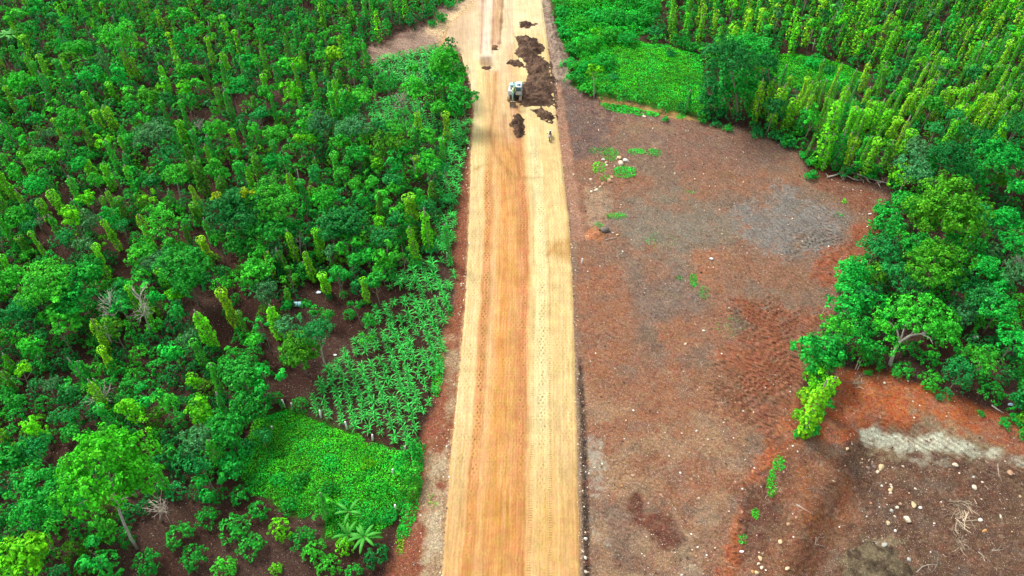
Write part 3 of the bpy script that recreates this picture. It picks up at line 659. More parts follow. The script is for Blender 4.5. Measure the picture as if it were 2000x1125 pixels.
def put_tree(x, y, z, hc, rm, col, off=(0, 0), style=None, fz=None, white=False, label=None, lm=None, name='shade_tree', trunk_r=1.0, pxy=None):
    rm *= 1.12
    if style is None:
        style = 'S' if rm < 1.65 else ('M' if rm < 2.8 else 'L')
        if col in ('grey', 'teal'): style += 'F'
    me = CROWN[style][rt.integers(len(CROWN[style]))]; k = rm / CR[style]; fz = fz or rt.uniform(.85, 1.15)
    t = empty(name, (x, y, z), rt.uniform(0, 6.28))
    c_, s_ = cos(-t.rotation_euler[2]), sin(-t.rotation_euler[2])
    ox, oy = off[0] * c_ - off[1] * s_, off[0] * s_ + off[1] * c_
    obj('crown', me, t, (ox, oy, hc), (k, k, k * fz), rt.uniform(0, 6.28), vary(col, rt))
    T = (TRUNKW if white else TRUNK)[rt.integers(4)]
    o = obj('trunk', T, t, (0, 0, 0), (hc * 1.0 * trunk_r * (.55 + .12 * rm),) * 2 + (hc + rm * .2,), rt.uniform(0, 6.28))
    if abs(off[0]) + abs(off[1]) > .3:        # leaning trunk of its own
        o.data = lean_trunk(ox, oy, hc, .06 + .025 * rm, white); o.scale = (1, 1, 1); o.rotation_euler = (0, 0, 0)
    t['category'] = 'tree'; t['group'] = G_T
    if label: t['label'] = label
    pxy = pxy or (*project([x, y, z + hc])[0], rm * F / project([x, y, z + hc])[1])
    TAKEN.append(pxy); BASES.append((x, y))
    REG.append([t, (pxy[0], pxy[1]), {'T': 'tall narrow tree'}.get(style, 'small round tree' if rm < 1.2 else ('tree' if rm < 2.2 else 'large tree')), col, label, lm])
    return t
def lean_trunk(ox, oy, hc, r, white):
    mb = MB(); pts = [np.array([ox * t ** 1.4, oy * t ** 1.4, hc * t]) for t in np.linspace(-.01, 1, 7).clip(0)]; pts[0][2] = -.15
    mb.tube(pts, np.linspace(r, r * .5, 7), 7)
    for i in range(4):
        a = i * 1.6 + ox; q = hc * .22; b = pts[4 + i % 2]
        mb.tube([b, b + np.array([cos(a) * q * .5, sin(a) * q * .5, q * .5]), b + np.array([cos(a) * q, sin(a) * q, q])], [r * .5, r * .35, r * .15], 5)
    return mb.build('trunk', M_BARKW if white else M_BARK, link=False)
def pepper(top, base, rpx, col='yellow', label=None, lm=None):
    x, y, z = gpoint(*base); h = max(2.5, top_height(x, y, z, top[1]) - .3); d = project([x, y, z])[1]
    return put_pepper(x, y, z, h, rpx * d / F, col, label, lm)
def put_pepper(x, y, z, h, r, col, label=None, lm=None):
    t = empty('pepper_vine', (x, y, z), rt.uniform(0, 6.28)); t.rotation_euler[0] = rt.normal() * .045; t.rotation_euler[1] = rt.normal() * .045
    obj('vine', PEP[rt.integers(8)], t, (0, 0, 0), (r / .55, r / .55, h / 6.0), None, vary(col, rt))
    obj('post', POST, t, (0, 0, 0), (1, 1, h * rt.uniform(.95, 1.06)))
    t['category'] = 'pepper vine'; t['group'] = G_P
    if label: t['label'] = label
    q, d = project([x, y, z + h * .6]); TAKEN.append((q[0], q[1], r * F / d * 1.3)); BASES.append((x, y))
    REG.append([t, tuple(q), 'pepper column' if h > 4.5 else 'short pepper vine', col, label, lm])
    return t
CB = []
def put_coffee(x, y, z, r, col, label=None, lm=None):
    o = obj('coffee_bush', COF[rt.integers(5)], None, (x, y, z), (r / 1.2, r / 1.2, r / 1.2 * rt.uniform(.85, 1.15)), rt.uniform(0, 6.28), vary(col, rt))
    o['category'] = 'bush'; o['group'] = G_C
    if label: o['label'] = label
    q, d = project([x, y, z + .9]); CB.append((x, y, r)); REG.append([o, tuple(q), 'coffee bush' if r > .8 else 'small coffee bush', col, label, lm])
    return o
def coffee(px, py, rpx, col='mid', label=None, lm=None):
    x, y, z = gpoint(px, py, .8); return put_coffee(x, y, z, rpx * project([x, y, z])[1] / F, col, label, lm)

# ================================================================== THE PLANTATION: trees one can single out
L_ = lambda s: s
tree(213, 925, 76, 'spring', 6.6, (268, 1072), fz=1.35, white=True, label='big light green leafy tree with a pale trunk, low in the left plantation', lm='big light green tree')
tree(98, 965, 62, 'mid', 5.5, label='dark broad tree beside the big light green leafy tree', lm=None)
tree(38, 1092, 52, 'lime', 5.0, label='pale green large leaved tree in the bottom left corner', lm='pale corner tree')
tree(90, 556, 46, 'bright', 6, label='bright spreading tree crown at the left edge, taller of a pair')
tree(134, 577, 40, 'jade', 5); tree(20, 543, 30, 'bright'); tree(40, 606, 30, 'teal')
tree(124, 622, 27, 'bright', style='T'); tree(60, 678, 23, 'bright'); tree(100, 748, 19, 'grey', base=(118, 800), label='round grey green tree like a ball on a thin trunk, left of the coffee slope')
tree(44, 722, 15, 'lime', base=(70, 778)); tree(33, 786, 18, 'mid', base=(60, 818)); tree(72, 840, 19, 'lime', style='T'); tree(112, 815, 22, 'teal'); tree(140, 810, 18, 'teal')
tree(255, 795, 20, 'lime', style='T'); tree(323, 785, 19, 'bright', style='T'); tree(389, 800, 22, 'lime', style='T'); tree(379, 745, 12, 'lime', style='T')
tree(342, 608, 13, 'jade', style='T'); tree(516, 572, 28, 'grey', label='round grey green tree beside the bare red soil under the pepper columns', lm='round grey green tree')
tree(496, 528, 31, 'bright'); tree(566, 539, 18, 'bright'); tree(657, 535, 18, 'jade', base=(672, 575)); tree(620, 645, 31, 'teal', base=(636, 716), white=True, label='feathery bluish green tree with a pale trunk beside the maize', lm='feathery tree by the maize')
tree(563, 634, 25, 'grey'); tree(583, 684, 40, 'olive', label='olive green tree with yellow tips on red soil left of the maize'); tree(496, 662, 18, 'bright'); tree(368, 658, 22, 'grey'); tree(335, 690, 22, 'jade')
tree(445, 692, 18, 'bright'); tree(469, 728, 40, 'mid'); tree(523, 735, 26, 'jade', base=(538, 788)); tree(482, 790, 36, 'mid', base=(496, 832)); tree(440, 838, 35, 'mid'); tree(385, 856, 30, 'grey')
tree(360, 528, 45, 'mid', 6); tree(174, 537, 25, 'mid'); tree(205, 860, 24, 'bright'); tree(20, 900, 30, 'mid'); tree(390, 905, 28, 'teal'); tree(455, 905, 30, 'jade', 2.4); tree(410, 945, 24, 'jade', 2.6); tree(510, 850, 20, 'teal', 2.4)
tree(32, 422, 26, 'bright', base=(24, 470)); tree(170, 388, 17, 'lime'); tree(342, 340, 24, 'bright', base=(357, 396), white=True, label='round bright green tree on a thin pale trunk, left of the yellow flowered tree')
tree(422, 332, 18, 'bright', style='T'); tree(315, 430, 33, 'bright', base=(336, 485)); tree(270, 494, 25, 'bright'); tree(212, 424, 15, 'jade', style='T'); tree(300, 512, 26, 'grey'); tree(122, 465, 22, 'teal')
tree(175, 520, 26, 'mid'); tree(60, 440, 18, 'teal'); tree(235, 440, 14, 'teal'); tree(160, 480, 24, 'grey')
YF = tree(460, 412, 58, 'dark', 6.5, style='LF', label='large dark tree with yellow flowers on its top', lm='yellow flowered tree')
tree(532, 392, 44, 'bright', 6.3, label='large tree with a bright top, touching the yellow flowered tree'); tree(520, 450, 40, 'mid', 4.6); tree(470, 475, 30, 'mid', 4)
tree(670, 337, 16, 'bright'); tree(693, 360, 17, 'bright'); tree(726, 341, 12, 'bright'); tree(737, 320, 13, 'lime'); tree(769, 350, 22, 'teal'); tree(838, 321, 24, 'bright'); tree(868, 326, 14, 'teal', base=(872, 368), white=True, label='small tree on a straight pale trunk at the plantation edge by the road')
tree(633, 388, 27, 'bright'); tree(706, 387, 12, 'mid', style='T'); tree(678, 402, 11, 'bright'); tree(765, 402, 14, 'bright'); tree(818, 387, 13, 'bright', style='T'); tree(686, 434, 34, 'dark'); tree(646, 444, 32, 'dark')
tree(739, 432, 12, 'lime'); tree(742, 460, 28, 'teal'); tree(770, 425, 16, 'teal'); tree(676, 478, 22, 'bright'); tree(692, 508, 16, 'mid', base=(698, 560)); tree(717, 497, 17, 'mid'); tree(757, 488, 20, 'bright', base=(765, 545)); tree(786, 492, 13, 'bright')
tree(660, 533, 18, 'mid', base=(672, 590)); tree(732, 548, 21, 'mid'); tree(530, 492, 22, 'grey'); tree(508, 492, 17, 'bright'); tree(366, 540, 30, 'mid'); tree(600, 420, 16, 'mid'); tree(590, 455, 20, 'dark'); tree(740, 366, 22, 'bright')
tree(714, 660, 12, 'bright', base=(722, 700)); tree(720, 628, 12, 'mid', style='T'); tree(690, 598, 12, 'mid', base=(708, 640)); tree(560, 598, 12, 'jade', 2); tree(598, 605, 20, 'mid', 2.2); tree(640, 615, 12, 'mid', 2.0)
tree(652, 106, 18, 'yellow', label='small yellow green tree below the side track', lm='yellow green tree'); tree(687, 100, 18, 'bright'); tree(870, 112, 28, 'bright', 6, style='M', label='tall bright green tree at the corner of the side track and the road', lm='tall corner tree'); tree(878, 148, 27, 'bright', 4)
tree(905, 186, 24, 'mid', 5, label='broad green tree leaning over the road edge opposite the excavator', lm='tree opposite the excavator'); tree(888, 212, 20, 'mid', 3.5); tree(818, 172, 22, 'bright'); tree(707, 188, 22, 'bright'); tree(685, 250, 31, 'grey', 5.5); tree(630, 242, 26, 'grey'); tree(583, 270, 12, 'lime'); tree(607, 272, 13, 'lime')
tree(538, 262, 22, 'bright'); tree(774, 250, 22, 'bright'); tree(745, 245, 18, 'teal'); tree(760, 160, 20, 'mid'); tree(860, 210, 18, 'bright'); tree(835, 265, 16, 'bright'); tree(750, 290, 36, 'olive', 4.5); tree(700, 300, 26, 'mid')
tree(230, 70, 29, 'bright', 6.5, label='big round topped tree standing above the far left plantation', lm='big round tree'); tree(150, 95, 24, 'bright'); tree(108, 208, 17, 'bright'); tree(285, 222, 14, 'bright'); tree(297, 262, 35, 'grey', 5.5); tree(178, 145, 20, 'jade'); tree(235, 150, 13, 'jade', style='T'); tree(260, 178, 17, 'bright'); tree(357, 30, 17, 'bright'); tree(368, 138, 17, 'bright'); tree(135, 235, 24, 'bright'); tree(385, 165, 14, 'bright'); tree(520, 180, 18, 'bright'); tree(470, 170, 20, 'jade'); tree(560, 130, 18, 'bright'); tree(610, 80, 16, 'bright'); tree(40, 160, 22, 'bright'); tree(35, 30, 16, 'bright'); tree(480, 120, 16, 'jade'); tree(415, 250, 22, 'bright'); tree(330, 300, 20, 'teal'); tree(75, 310, 26, 'bright', 5); tree(165, 300, 15, 'mid')
# pepper columns of the left side: top, foot
pepper((437, 562), (466, 642), 12, 'yellow', 'leaning yellow green pepper vine column on bare soil, upper of the two', None)
pepper((407, 598), (422, 682), 15, 'lime', 'leaning lime green pepper vine column on bare soil, lower of the two', 'two lone pepper columns')
pepper((530, 600), (548, 662), 14, 'lime'); pepper((76, 388), (98, 432), 11, 'lime'); pepper((106, 368), (128, 420), 12, 'lime'); pepper((209, 318), (223, 372), 10, 'lime'); pepper((180, 308), (192, 356), 11, 'lime')
pepper((240, 386), (250, 432), 9, 'olive'); pepper((385, 312), (404, 382), 14, 'olive'); pepper((370, 398), (388, 440), 10, 'olive'); pepper((5, 340), (10, 400), 10, 'olive'); pepper((45, 460), (62, 500), 9, 'olive')
pepper((796, 384), (808, 446), 14, 'yellow', 'wide pepper vine column with a yellow top near the roadside maize'); pepper((832, 412), (838, 492), 12, 'lime', 'bright pepper vine column standing against the roadside maize'); pepper((806, 444), (816, 515), 10, 'lime'); pepper((838, 350), (846, 398), 9, 'olive'); pepper((733, 372), (742, 430), 7, 'olive')
pepper((812, 215), (818, 262), 9, 'yellow', 'yellow green pepper vine column left of the tree opposite the excavator'); pepper((868, 220), (875, 276), 9, 'yellow'); pepper((584, 155), (587, 186), 6, 'yellow'); pepper((637, 132), (641, 168), 5, 'lime'); pepper((626, 532), (640, 572), 10, 'lime', 'slim bright pepper vine column left of the blue white bag'); pepper((558, 560), (566, 598), 7, 'lime'); pepper((598, 510), (601, 540), 10, 'mid')
pepper((184, 218), (202, 262), 9, 'yellow', 'slim pepper vine column with a lime tip in the far left plantation'); pepper((208, 202), (228, 256), 11, 'yellow'); pepper((216, 160), (230, 205), 8, 'lime'); pepper((350, 232), (364, 285), 11, 'lime'); pepper((70, 192), (75, 215), 7, 'lime'); pepper((430, 345), (444, 395), 11, 'olive'); pepper((500, 300), (513, 355), 10, 'olive'); pepper((605, 360), (615, 400), 9, 'olive')
# ------------------------------------------------------------------ right hand stand of trees
tree(1858, 412, 62, 'olive', 6.5, label='big rounded olive green tree in the right stand', lm='big olive tree')
tree(1829, 520, 50, 'olive', 5.5, label='olive green tree with knobbly crown just below the big olive tree')
tree(1734, 434, 32, 'jade', 4.5, label='feathery vivid green tree at the field edge, uppermost of the line', lm=None); tree(1714, 482, 36, 'teal', 4.5); tree(1664, 532, 34, 'jade', 4.5); tree(1662, 580, 40, 'jade', 4.5); tree(1632, 640, 28, 'bright', 4, style='M')
tree(1594, 738, 24, 'lime', 3.0, style='S'); tree(1572, 772, 15, 'yellow', 2.8, style='S'); tree(1610, 712, 28, 'bright', 3.4, style='M'); tree(1588, 806, 15, 'bright', 1.3, style='S'); tree(1560, 812, 13, 'lime', 1.6, style='S'); tree(1612, 765, 16, 'mid', 1.6, style='S'); tree(1628, 700, 24, 'mid', 3); tree(1604, 685, 46, 'jade', 4.0, label='feathery vivid green tree leaning over the red soil, right above the yellow column'); tree(1590, 735, 26, 'teal', 2.6); tree(1672, 640, 34, 'mid', 4); tree(1690, 575, 28, 'teal', 4); tree(1700, 680, 24, 'mid', 2.5)
tree(1740, 520, 26, 'teal', 4); tree(1780, 555, 30, 'dark', 4); tree(1790, 480, 32, 'mid', 4.5); tree(1890, 480, 34, 'mid', 4); tree(1880, 545, 32, 'dark', 4.5); tree(1925, 520, 26, 'jade', 4)
tree(1918, 580, 32, 'teal', 4.5); tree(1953, 602, 34, 'jade', 4.5); tree(1985, 533, 26, 'grey', 5, label='grey green tree with bare twigs at the right edge'); tree(1968, 425, 28, 'jade', 4.5); tree(1935, 430, 22, 'teal', 4); tree(1983, 480, 26, 'jade', 4.5); tree(1985, 365, 22, 'jade', 4)
tree(1982, 668, 30, 'jade', 4.2); tree(1878, 728, 32, 'teal', 3.6, label='feathery bluish green tree above the red bank, right of the coffee bushes'); tree(1920, 700, 30, 'bright', 4.2, style='M'); tree(1995, 780, 20, 'dark', 2)
tree(1779, 330, 36, 'grey', 5.5); tree(1855, 306, 40, 'dark', 6, style='LF'); tree(1953, 304, 40, 'jade', 5.5, label='flat topped vivid green tree above the dark gap in the right stand', lm='flat topped tree'); tree(1795, 290, 30, 'grey', 5.2); tree(1910, 270, 30, 'dark', 6); tree(1764, 345, 24, 'lime', 2.2); tree(1770, 395, 26, 'mid', 3.5)
tree(1985, 245, 26, 'dark', 5); tree(1830, 250, 18, 'teal', 5)
tree(1419, 112, 50, 'dark', 7, (1440, 232), style='LF', label='tall dark tree draped with vines at the corner of the cleared field', lm='tall vine draped tree')
tree(1465, 98, 45, 'mid', 7, style='LF', label='tall green tree standing behind the vine draped tree'); tree(1452, 160, 38, 'mid', 4.5, style='MF'); tree(1398, 165, 28, 'dark', 4, style='MF'); tree(1385, 195, 22, 'dark', 2.6, style='SF')
tree(1498, 122, 22, 'dark', 7, (1502, 220), style='M', label='narrow dark tree between the vine draped tree and the pepper rows'); tree(1498, 160, 18, 'dark', 3.5)
pepper((1419, 130), (1407, 225), 15, 'jade', 'long green curtain of vines hanging from the vine draped tree'); pepper((1470, 150), (1462, 215), 14, 'mid')
pepper((1565, 758), (1568, 852), 20, 'yellow', 'bright yellow pepper vine column at the tip of the tree line on red soil', 'bright yellow column'); pepper((1600, 735), (1597, 800), 14, 'lime')
tree(1597, 790, 24, 'jade', 1.6); tree(1583, 838, 20, 'jade', .7, label='low vivid green shrub at the foot of the bright yellow column'); 
for tp, bs, r, c, lb in (((1622, 200), (1598, 322), 17, 'lime', 'thickest tall lime pepper column at the edge of the cleared field'), ((1668, 268), (1646, 338), 10, 'yellow', None), ((1706, 274), (1686, 342), 12, 'yellow', None), ((1738, 278), (1722, 335), 11, 'olive', None),
    ((1493, 152), (1473, 240), 10, 'yellow', 'slim yellow pepper column next to the vine draped tree'), ((1521, 165), (1504, 248), 12, 'yellow', None), ((1551, 188), (1536, 248), 12, 'yellow', None), ((1656, 165), (1643, 205), 9, 'yellow', None), ((1640, 262), (1630, 330), 15, 'mid', 'pepper column with a round bright green top at the edge of the cleared field'),
    ((1575, 210), (1563, 262), 14, 'mid', None), ((1795, 170), (1778, 225), 11, 'yellow', None), ((1760, 150), (1752, 195), 12, 'lime', None), ((1850, 175), (1840, 225), 12, 'yellow', None), ((1870, 200), (1862, 250), 14, 'lime', None), ((1935, 200), (1920, 250), 14, 'yellow', None), ((1690, 215), (1680, 262), 10, 'lime', None), ((1728, 210), (1716, 262), 13, 'lime', None), ((1745, 230), (1733, 280), 11, 'yellow', None), ((1775, 255), (1762, 300), 12, 'lime', None), ((1955, 240), (1940, 290), 13, 'lime', None)):
    pepper(tp, bs, r, c, lb)
# the leaning white limbed tree
def white_tree():
    x, y, z = gpoint(1739, 713)
    t = empty('shade_tree', (x, y, z)); d = project([x, y, z + 3])[1]; m = d / F
    mb = MB()
    def P(px, py, h): q = unproject(px, py, z + h); return q - np.array([x, y, z])
    tr = [np.array([0, 0, -.15]), P(1745, 690, .9), P(1757, 668, 1.7), P(1778, 655, 2.4), P(1798, 652, 2.9), P(1812, 652, 3.2)]
    mb.tube(tr, [.23, .19, .16, .13, .10, .06], 8)
    for a, pts, r in ((2, [(1762, 655, 2.3), (1766, 640, 3.0), (1775, 622, 3.7)], .12), (2, [(1752, 645, 2.2), (1744, 636, 2.6), (1736, 628, 3.2)], .12), (3, [(1790, 638, 3.2), (1792, 620, 3.9)], .09), (4, [(1816, 660, 3.2), (1822, 672, 3.0)], .07), (4, [(1826, 640, 3.8), (1840, 628, 4.0)], .07)):
        pp = [tr[a]] + [P(*q) for q in pts]; mb.tube(pp, np.linspace(r, .04, len(pp)), 6)
    mb.build('trunk', M_BARKW, t, smooth_=True)
    rg = np.random.default_rng(33); lobes = []
    for cx, cy, r, h in ((1735, 622, 28, 3.6), (1765, 600, 26, 4.4), (1790, 596, 26, 4.6), (1815, 600, 26, 4.5), (1842, 625, 28, 4.2), (1855, 640, 20, 3.6), (1800, 630, 30, 4.3), (1722, 645, 20, 2.8), (1735, 675, 22, 2.2), (1850, 665, 18, 2.8), (1770, 628, 20, 4.4), (1822, 690, 12, 1.6), (1836, 650, 26, 3.4)):
        q = P(cx, cy, h + .7); lobes.append((*q, r * m * 1.12, r * m * 1.12, r * m * .6))
    me = crown_mesh('crown', rg, lobes, 300, 18, .27, .40, zmin=-.1, inner=.15)
    obj('crown', me, t, color=tuple(np.array(PAL['bright']) * LEAFK * 1.15)); t['category'] = 'tree'; t['group'] = G_T
    t['label'] = 'spreading tree with a curved white trunk above the red bank'
    TAKEN.append((1785, 630, 70)); BASES.append((x, y)); REG.append([t, (1785, 625), 'tree', 'bright', t['label'], 'white trunked tree'])
white_tree()
# yellow flowers, a part of the flowered tree
rg = np.random.default_rng(9); crn = [c for c in YF.children if c.name.startswith('crown')][0]
n = 260; q = sph(rg, n, .35); cl = rg.normal(size=(12, 3)) * [.9, .5, .2]; P = np.array([0, .6, 1.2]) * 0 + q * [2.5, 2.0, 2.5] * 1.0 + 0
pts_ = []; 
for i in range(13):
    a = rg.uniform(-1.1, 1.1); c = np.array([sin(a) * 2.6, .9 + rg.uniform(-.5, .7), 2.15 - abs(a) * .5]); pts_.append(c + sph(rg, 16) * .28)
pts_ = np.vstack(pts_); V, Fc, tt = leaves(pts_, sph(rg, len(pts_)) + [0, 0, .8], .3, .8, None, rg)
YF.rotation_euler = (0, 0, 0)
fl = obj('flowers', mesh_from('flowers', V, Fc, M_LEAF, False, {'tint': tt}), YF, crn.location, None, None, (.32, .46, .01)); fl['label'] = 'yellow flower clusters'; fl['kind'] = 'stuff'

# ------------------------------------------------------------------ regions (photo pixels)
CORN_P = [[(835, 508), (882, 512), (890, 545), (872, 640), (868, 700), (848, 780), (806, 872), (772, 872), (597, 806), (600, 790), (640, 722), (668, 690), (705, 640), (745, 575), (790, 530)],
          [(850, 425), (894, 420), (888, 478), (846, 492)], [(852, 348), (905, 318), (896, 398), (856, 402)], [(872, 235), (922, 240), (908, 318), (868, 325)], [(850, 478), (880, 480), (878, 502), (852, 500)],
          [(735, 118), (850, 92), (892, 105), (885, 160), (810, 172), (742, 166), (718, 145)], [(720, 205), (800, 185), (850, 230), (850, 262), (722, 268)]]
GRASS_L = [(500, 820), (560, 800), (600, 812), (700, 852), (790, 885), (800, 930), (780, 1010), (730, 1060), (640, 1045), (640, 985), (590, 1010), (480, 960), (470, 900)]
GRASS_R = [(1130, 110), (1200, 75), (1300, 88), (1370, 110), (1385, 228), (1290, 207), (1170, 178), (1118, 160)]
GRASS_R2 = [(1505, 105), (1560, 108), (1640, 122), (1700, 148), (1660, 178), (1560, 176), (1510, 160)]
THICKET = [(1075, -40), (1290, -40), (1290, 20), (1260, 70), (1200, 80), (1150, 120), (1112, 110), (1090, 60)]
TRACK = [(715, 122), (722, 95), (790, 68), (850, 45), (862, 10), (915, -5), (960, -60), (1000, 60), (905, 100), (870, 84), (800, 102), (740, 118)]
BAREL = [(380, 585), (560, 585), (640, 540), (720, 620), (700, 640), (640, 740), (600, 800), (500, 770), (560, 690), (480, 640), (440, 700), (385, 660)]
BOTL = [(300, 975), (480, 965), (600, 1010), (740, 1060), (800, 1060), (790, 1500), (200, 1500), (262, 1085)]
EDGE_L = [(-900, -700), (915, -700), (905, -40), (862, 8), (850, 45), (790, 68), (722, 95), (715, 122), (735, 118), (850, 88), (880, 95), (915, 160), (920, 180), (905, 330), (888, 470), (885, 520), (862, 700), (820, 870), (820, 900), (780, 1060), (750, 1500), (-900, 1500)]
EDGE_R = [(1075, -700), (3000, -700), (3000, 1300), (2000, 826), (1950, 800), (1870, 775), (1760, 735), (1650, 715), (1600, 790), (1570, 800), (1560, 760), (1595, 680), (1640, 600), (1640, 560), (1695, 500), (1705, 430), (1740, 385), (1720, 350), (1620, 335), (1585, 335), (1565, 295), (1480, 262), (1440, 245), (1350, 228), (1240, 208), (1165, 182), (1120, 165), (1115, 110), (1090, 60)]
fr = np.random.default_rng(17)
def near_taken(px, py, r, k=.72):
    for a, b, q in TAKEN:
        if abs(a - px) < 120 and (a - px) ** 2 + (b - py) ** 2 < (k * (q + r)) ** 2: return True
    return False
def far_base(x, y, B, d):
    for bx, by in B:
        if (bx - x) ** 2 + (by - y) ** 2 < d * d: return False
    return True
rest_tree, rest_pep, rest_cof, cand_t, cand_p, cand_c = [], [], [], [], [], []
def inany(ps, x, y): return any(inpoly(p, x, y) for p in ps)
# left plantation: shade trees and pepper on a loose 2.9 m planting grid
for gy_ in np.arange(24, 178, 2.7):
    for gx_ in np.arange(-112, -2, 2.7):
        x = gx_ + fr.uniform(-.9, .9); y = gy_ + fr.uniform(-.9, .9); z = float(height([x], [y])[0]); (px, py), d = project([x, y, z])
        if px < -160 or px > 960 or py > 1300 or py < -330: continue
        if not inpoly(EDGE_L, px, py) or inany(CORN_P, px, py) or inpoly(GRASS_L, px, py) or inpoly(BOTL, px, py) or inpoly(BAREL, px, py) or inpoly(TRACK, px, py - 4) or sdf(ROAD_POLY, np.array([x]), np.array([y]))[0] > -1.2: continue
        if py > 850 and fr.random() < .35: continue
        if .45 < (px - 200) / 200 < 2.0 and 690 < py < 790 and fr.random() < .8: continue
        if px > 700 and 250 < py < 480 and fr.random() < .3: continue
        u = fr.random(); v = fbm(x / 12, y / 12, 55, 2)
        if u < .43:
            hc = fr.uniform(3.0, 5.4); r = fr.uniform(.62, 1.2)
            if fr.random() < .12: r *= 1.5
            (cx, cy), dd = project([x, y, z + hc])
            if near_taken(cx, cy, r * F / dd, .62) or not far_base(x, y, BASES, 1.2): continue
            col = fr.choice(['bright', 'jade', 'mid', 'dark', 'teal', 'grey', 'lime', 'olive'], p=[.27, .12, .2, .09, .13, .08, .05, .06])
            cand_t.append((dd, x, y, z, hc, r, col))
        elif u < .93:
            h = fr.uniform(3.4, 5.8); r = fr.uniform(.38, .62); (cx, cy), dd = project([x, y, z + h * .7])
            if near_taken(cx, cy, r * F / dd, .6) or not far_base(x, y, BASES, 1.2): continue
            cand_p.append((dd, x, y, z, h, r, fr.choice(['lime', 'yellow', 'olive', 'bright', 'mid'], p=[.27, .13, .15, .3, .15])))
# right hand pepper garden in straight rows, with trees mixed in nearer the field corner
ang = radians(8); ca, sa = cos(ang), sin(ang)
for i in range(-6, 62):
    for j in range(-8, 62):
        a = 12 + i * 2.35 + fr.uniform(-.25, .25); b = 56 + j * 2.25 + fr.uniform(-.25, .25)
        x = a * ca + (b - 56) * sa; y = b * ca - a * sa * .4; z = float(height([x], [y])[0]); (px, py), d = project([x, y, z])
        if px < 1080 or px > 2230 or py > 1100 or py < -330: continue
        if sdf(ROAD_POLY, np.array([x]), np.array([y]))[0] > -1.2: continue
        if not inpoly(EDGE_R, px, py) or inpoly(GRASS_R, px, py) or inpoly(GRASS_R2, px, py - 10) or inpoly(THICKET, px, py): continue
        if px < 1300 and py > -30 : continue
        lower = py > 330 + (px - 1740) * -.15
        if lower:
            if py > 640 and px < 2000: continue
            if fr.random() < .42:
                hc = fr.uniform(2.6, 4.2); r = fr.uniform(1.0, 1.8); (cx, cy), dd = project([x, y, z + hc])
                if near_taken(cx, cy, r * F / dd, .6): continue
                cand_t.append((dd, x, y, z, hc, r, fr.choice(['teal', 'jade', 'mid', 'dark', 'olive', 'grey'])))
            continue
        u = fr.random(); h = fr.uniform(3.4, 6.6); r = fr.uniform(.34, .72); (cx, cy), dd = project([x, y, z + h * .7])
        if near_taken(cx, cy, r * F / dd, .55) or not far_base(x, y, BASES, 1.0): continue
        if u < .10:
            cand_t.append((dd, x, y, z, fr.uniform(4.2, 5.6), fr.uniform(.9, 1.5), fr.choice(['teal', 'jade', 'bright', 'dark', 'grey', 'lime'])))
        elif u < .87:
            cand_p.append((dd, x, y, z, h, r, fr.choice(['lime', 'yellow', 'olive', 'mid', 'bright'], p=[.27, .2, .27, .11, .15])))
n_t = sum(1 for r in REG if r[0].name.startswith('shade')); n_p = sum(1 for r in REG if r[0].name.startswith('pepper'))
def inview(px, py, m=25): return -m < px < 2000 + m and -m < py < 1125 + m
cand_t.sort(key=lambda c: c[0]); cand_p.sort(key=lambda c: c[0])
for c in cand_t:
    q, _ = project([c[1], c[2], c[3] + c[4]])
    if n_t < 298 and inview(*q): put_tree(c[1], c[2], c[3], c[4], c[5], c[6], style=('T' if fr.random() < .4 and c[5] < 1.3 else None)); n_t += 1
    else: rest_tree.append(c)
for c in cand_p:
    q, _ = project([c[1], c[2], c[3] + c[4] * .7])
    if n_p < 298 and inview(*q): put_pepper(c[1], c[2], c[3], c[4], c[5], c[6]); n_p += 1
    else: rest_pep.append(c)

# ------------------------------------------------------------------ coffee bushes
for a in ((404, 1010, 24), (352, 1048, 29), (289, 1095, 28), (382, 1087, 28), (434, 1110, 26, 'bright', 'light green coffee bush cut by the bottom edge, below the two largest bushes'), (460, 1033, 33, 'mid', 'widest coffee bush on the open soil at the bottom left', 'widest coffee bush'), (490, 1066, 28), (470, 965, 22), (505, 997, 22), (547, 1035, 25, 'lime', 'round lime green coffee bush on open soil left of the banana plants', 'lime green coffee bush'),
          (592, 1052, 27), (617, 1080, 27, 'bright'), (642, 1104, 25, 'bright'), (535, 1108, 14, 'lime', 'smallest lime green coffee bush alone on the bare soil at the bottom'), (674, 1064, 20, 'lime', 'yellow tipped coffee bush at the foot of the banana plants'), (735, 1085, 27, 'dark', 'dark round bush on the soil below the banana plants'), (425, 966, 20), (180, 1060, 22, 'olive'), (240, 1050, 24, 'mid'), (210, 1108, 34), (690, 1118, 20),
          (1709, 708, 20, 'mid'), (1766, 724, 22, 'mid', 'round coffee bush under the white trunked tree'), (1821, 742, 23, 'bright'), (1779, 682, 20), (1938, 765, 25, 'mid'), (1815, 700, 22), (1965, 735, 22, 'dark'), (1735, 660, 18, 'dark'), (1690, 650, 20, 'dark'), (1880, 690, 20), (1850, 765, 14, 'teal'),
          (560, 700, 15, 'mid'), (670, 570, 9, 'mid'), (708, 585, 8, 'mid'), (680, 610, 13, 'mid'), (460, 580, 12, 'mid'), (640, 575, 8, 'dark')):
    coffee(*a)
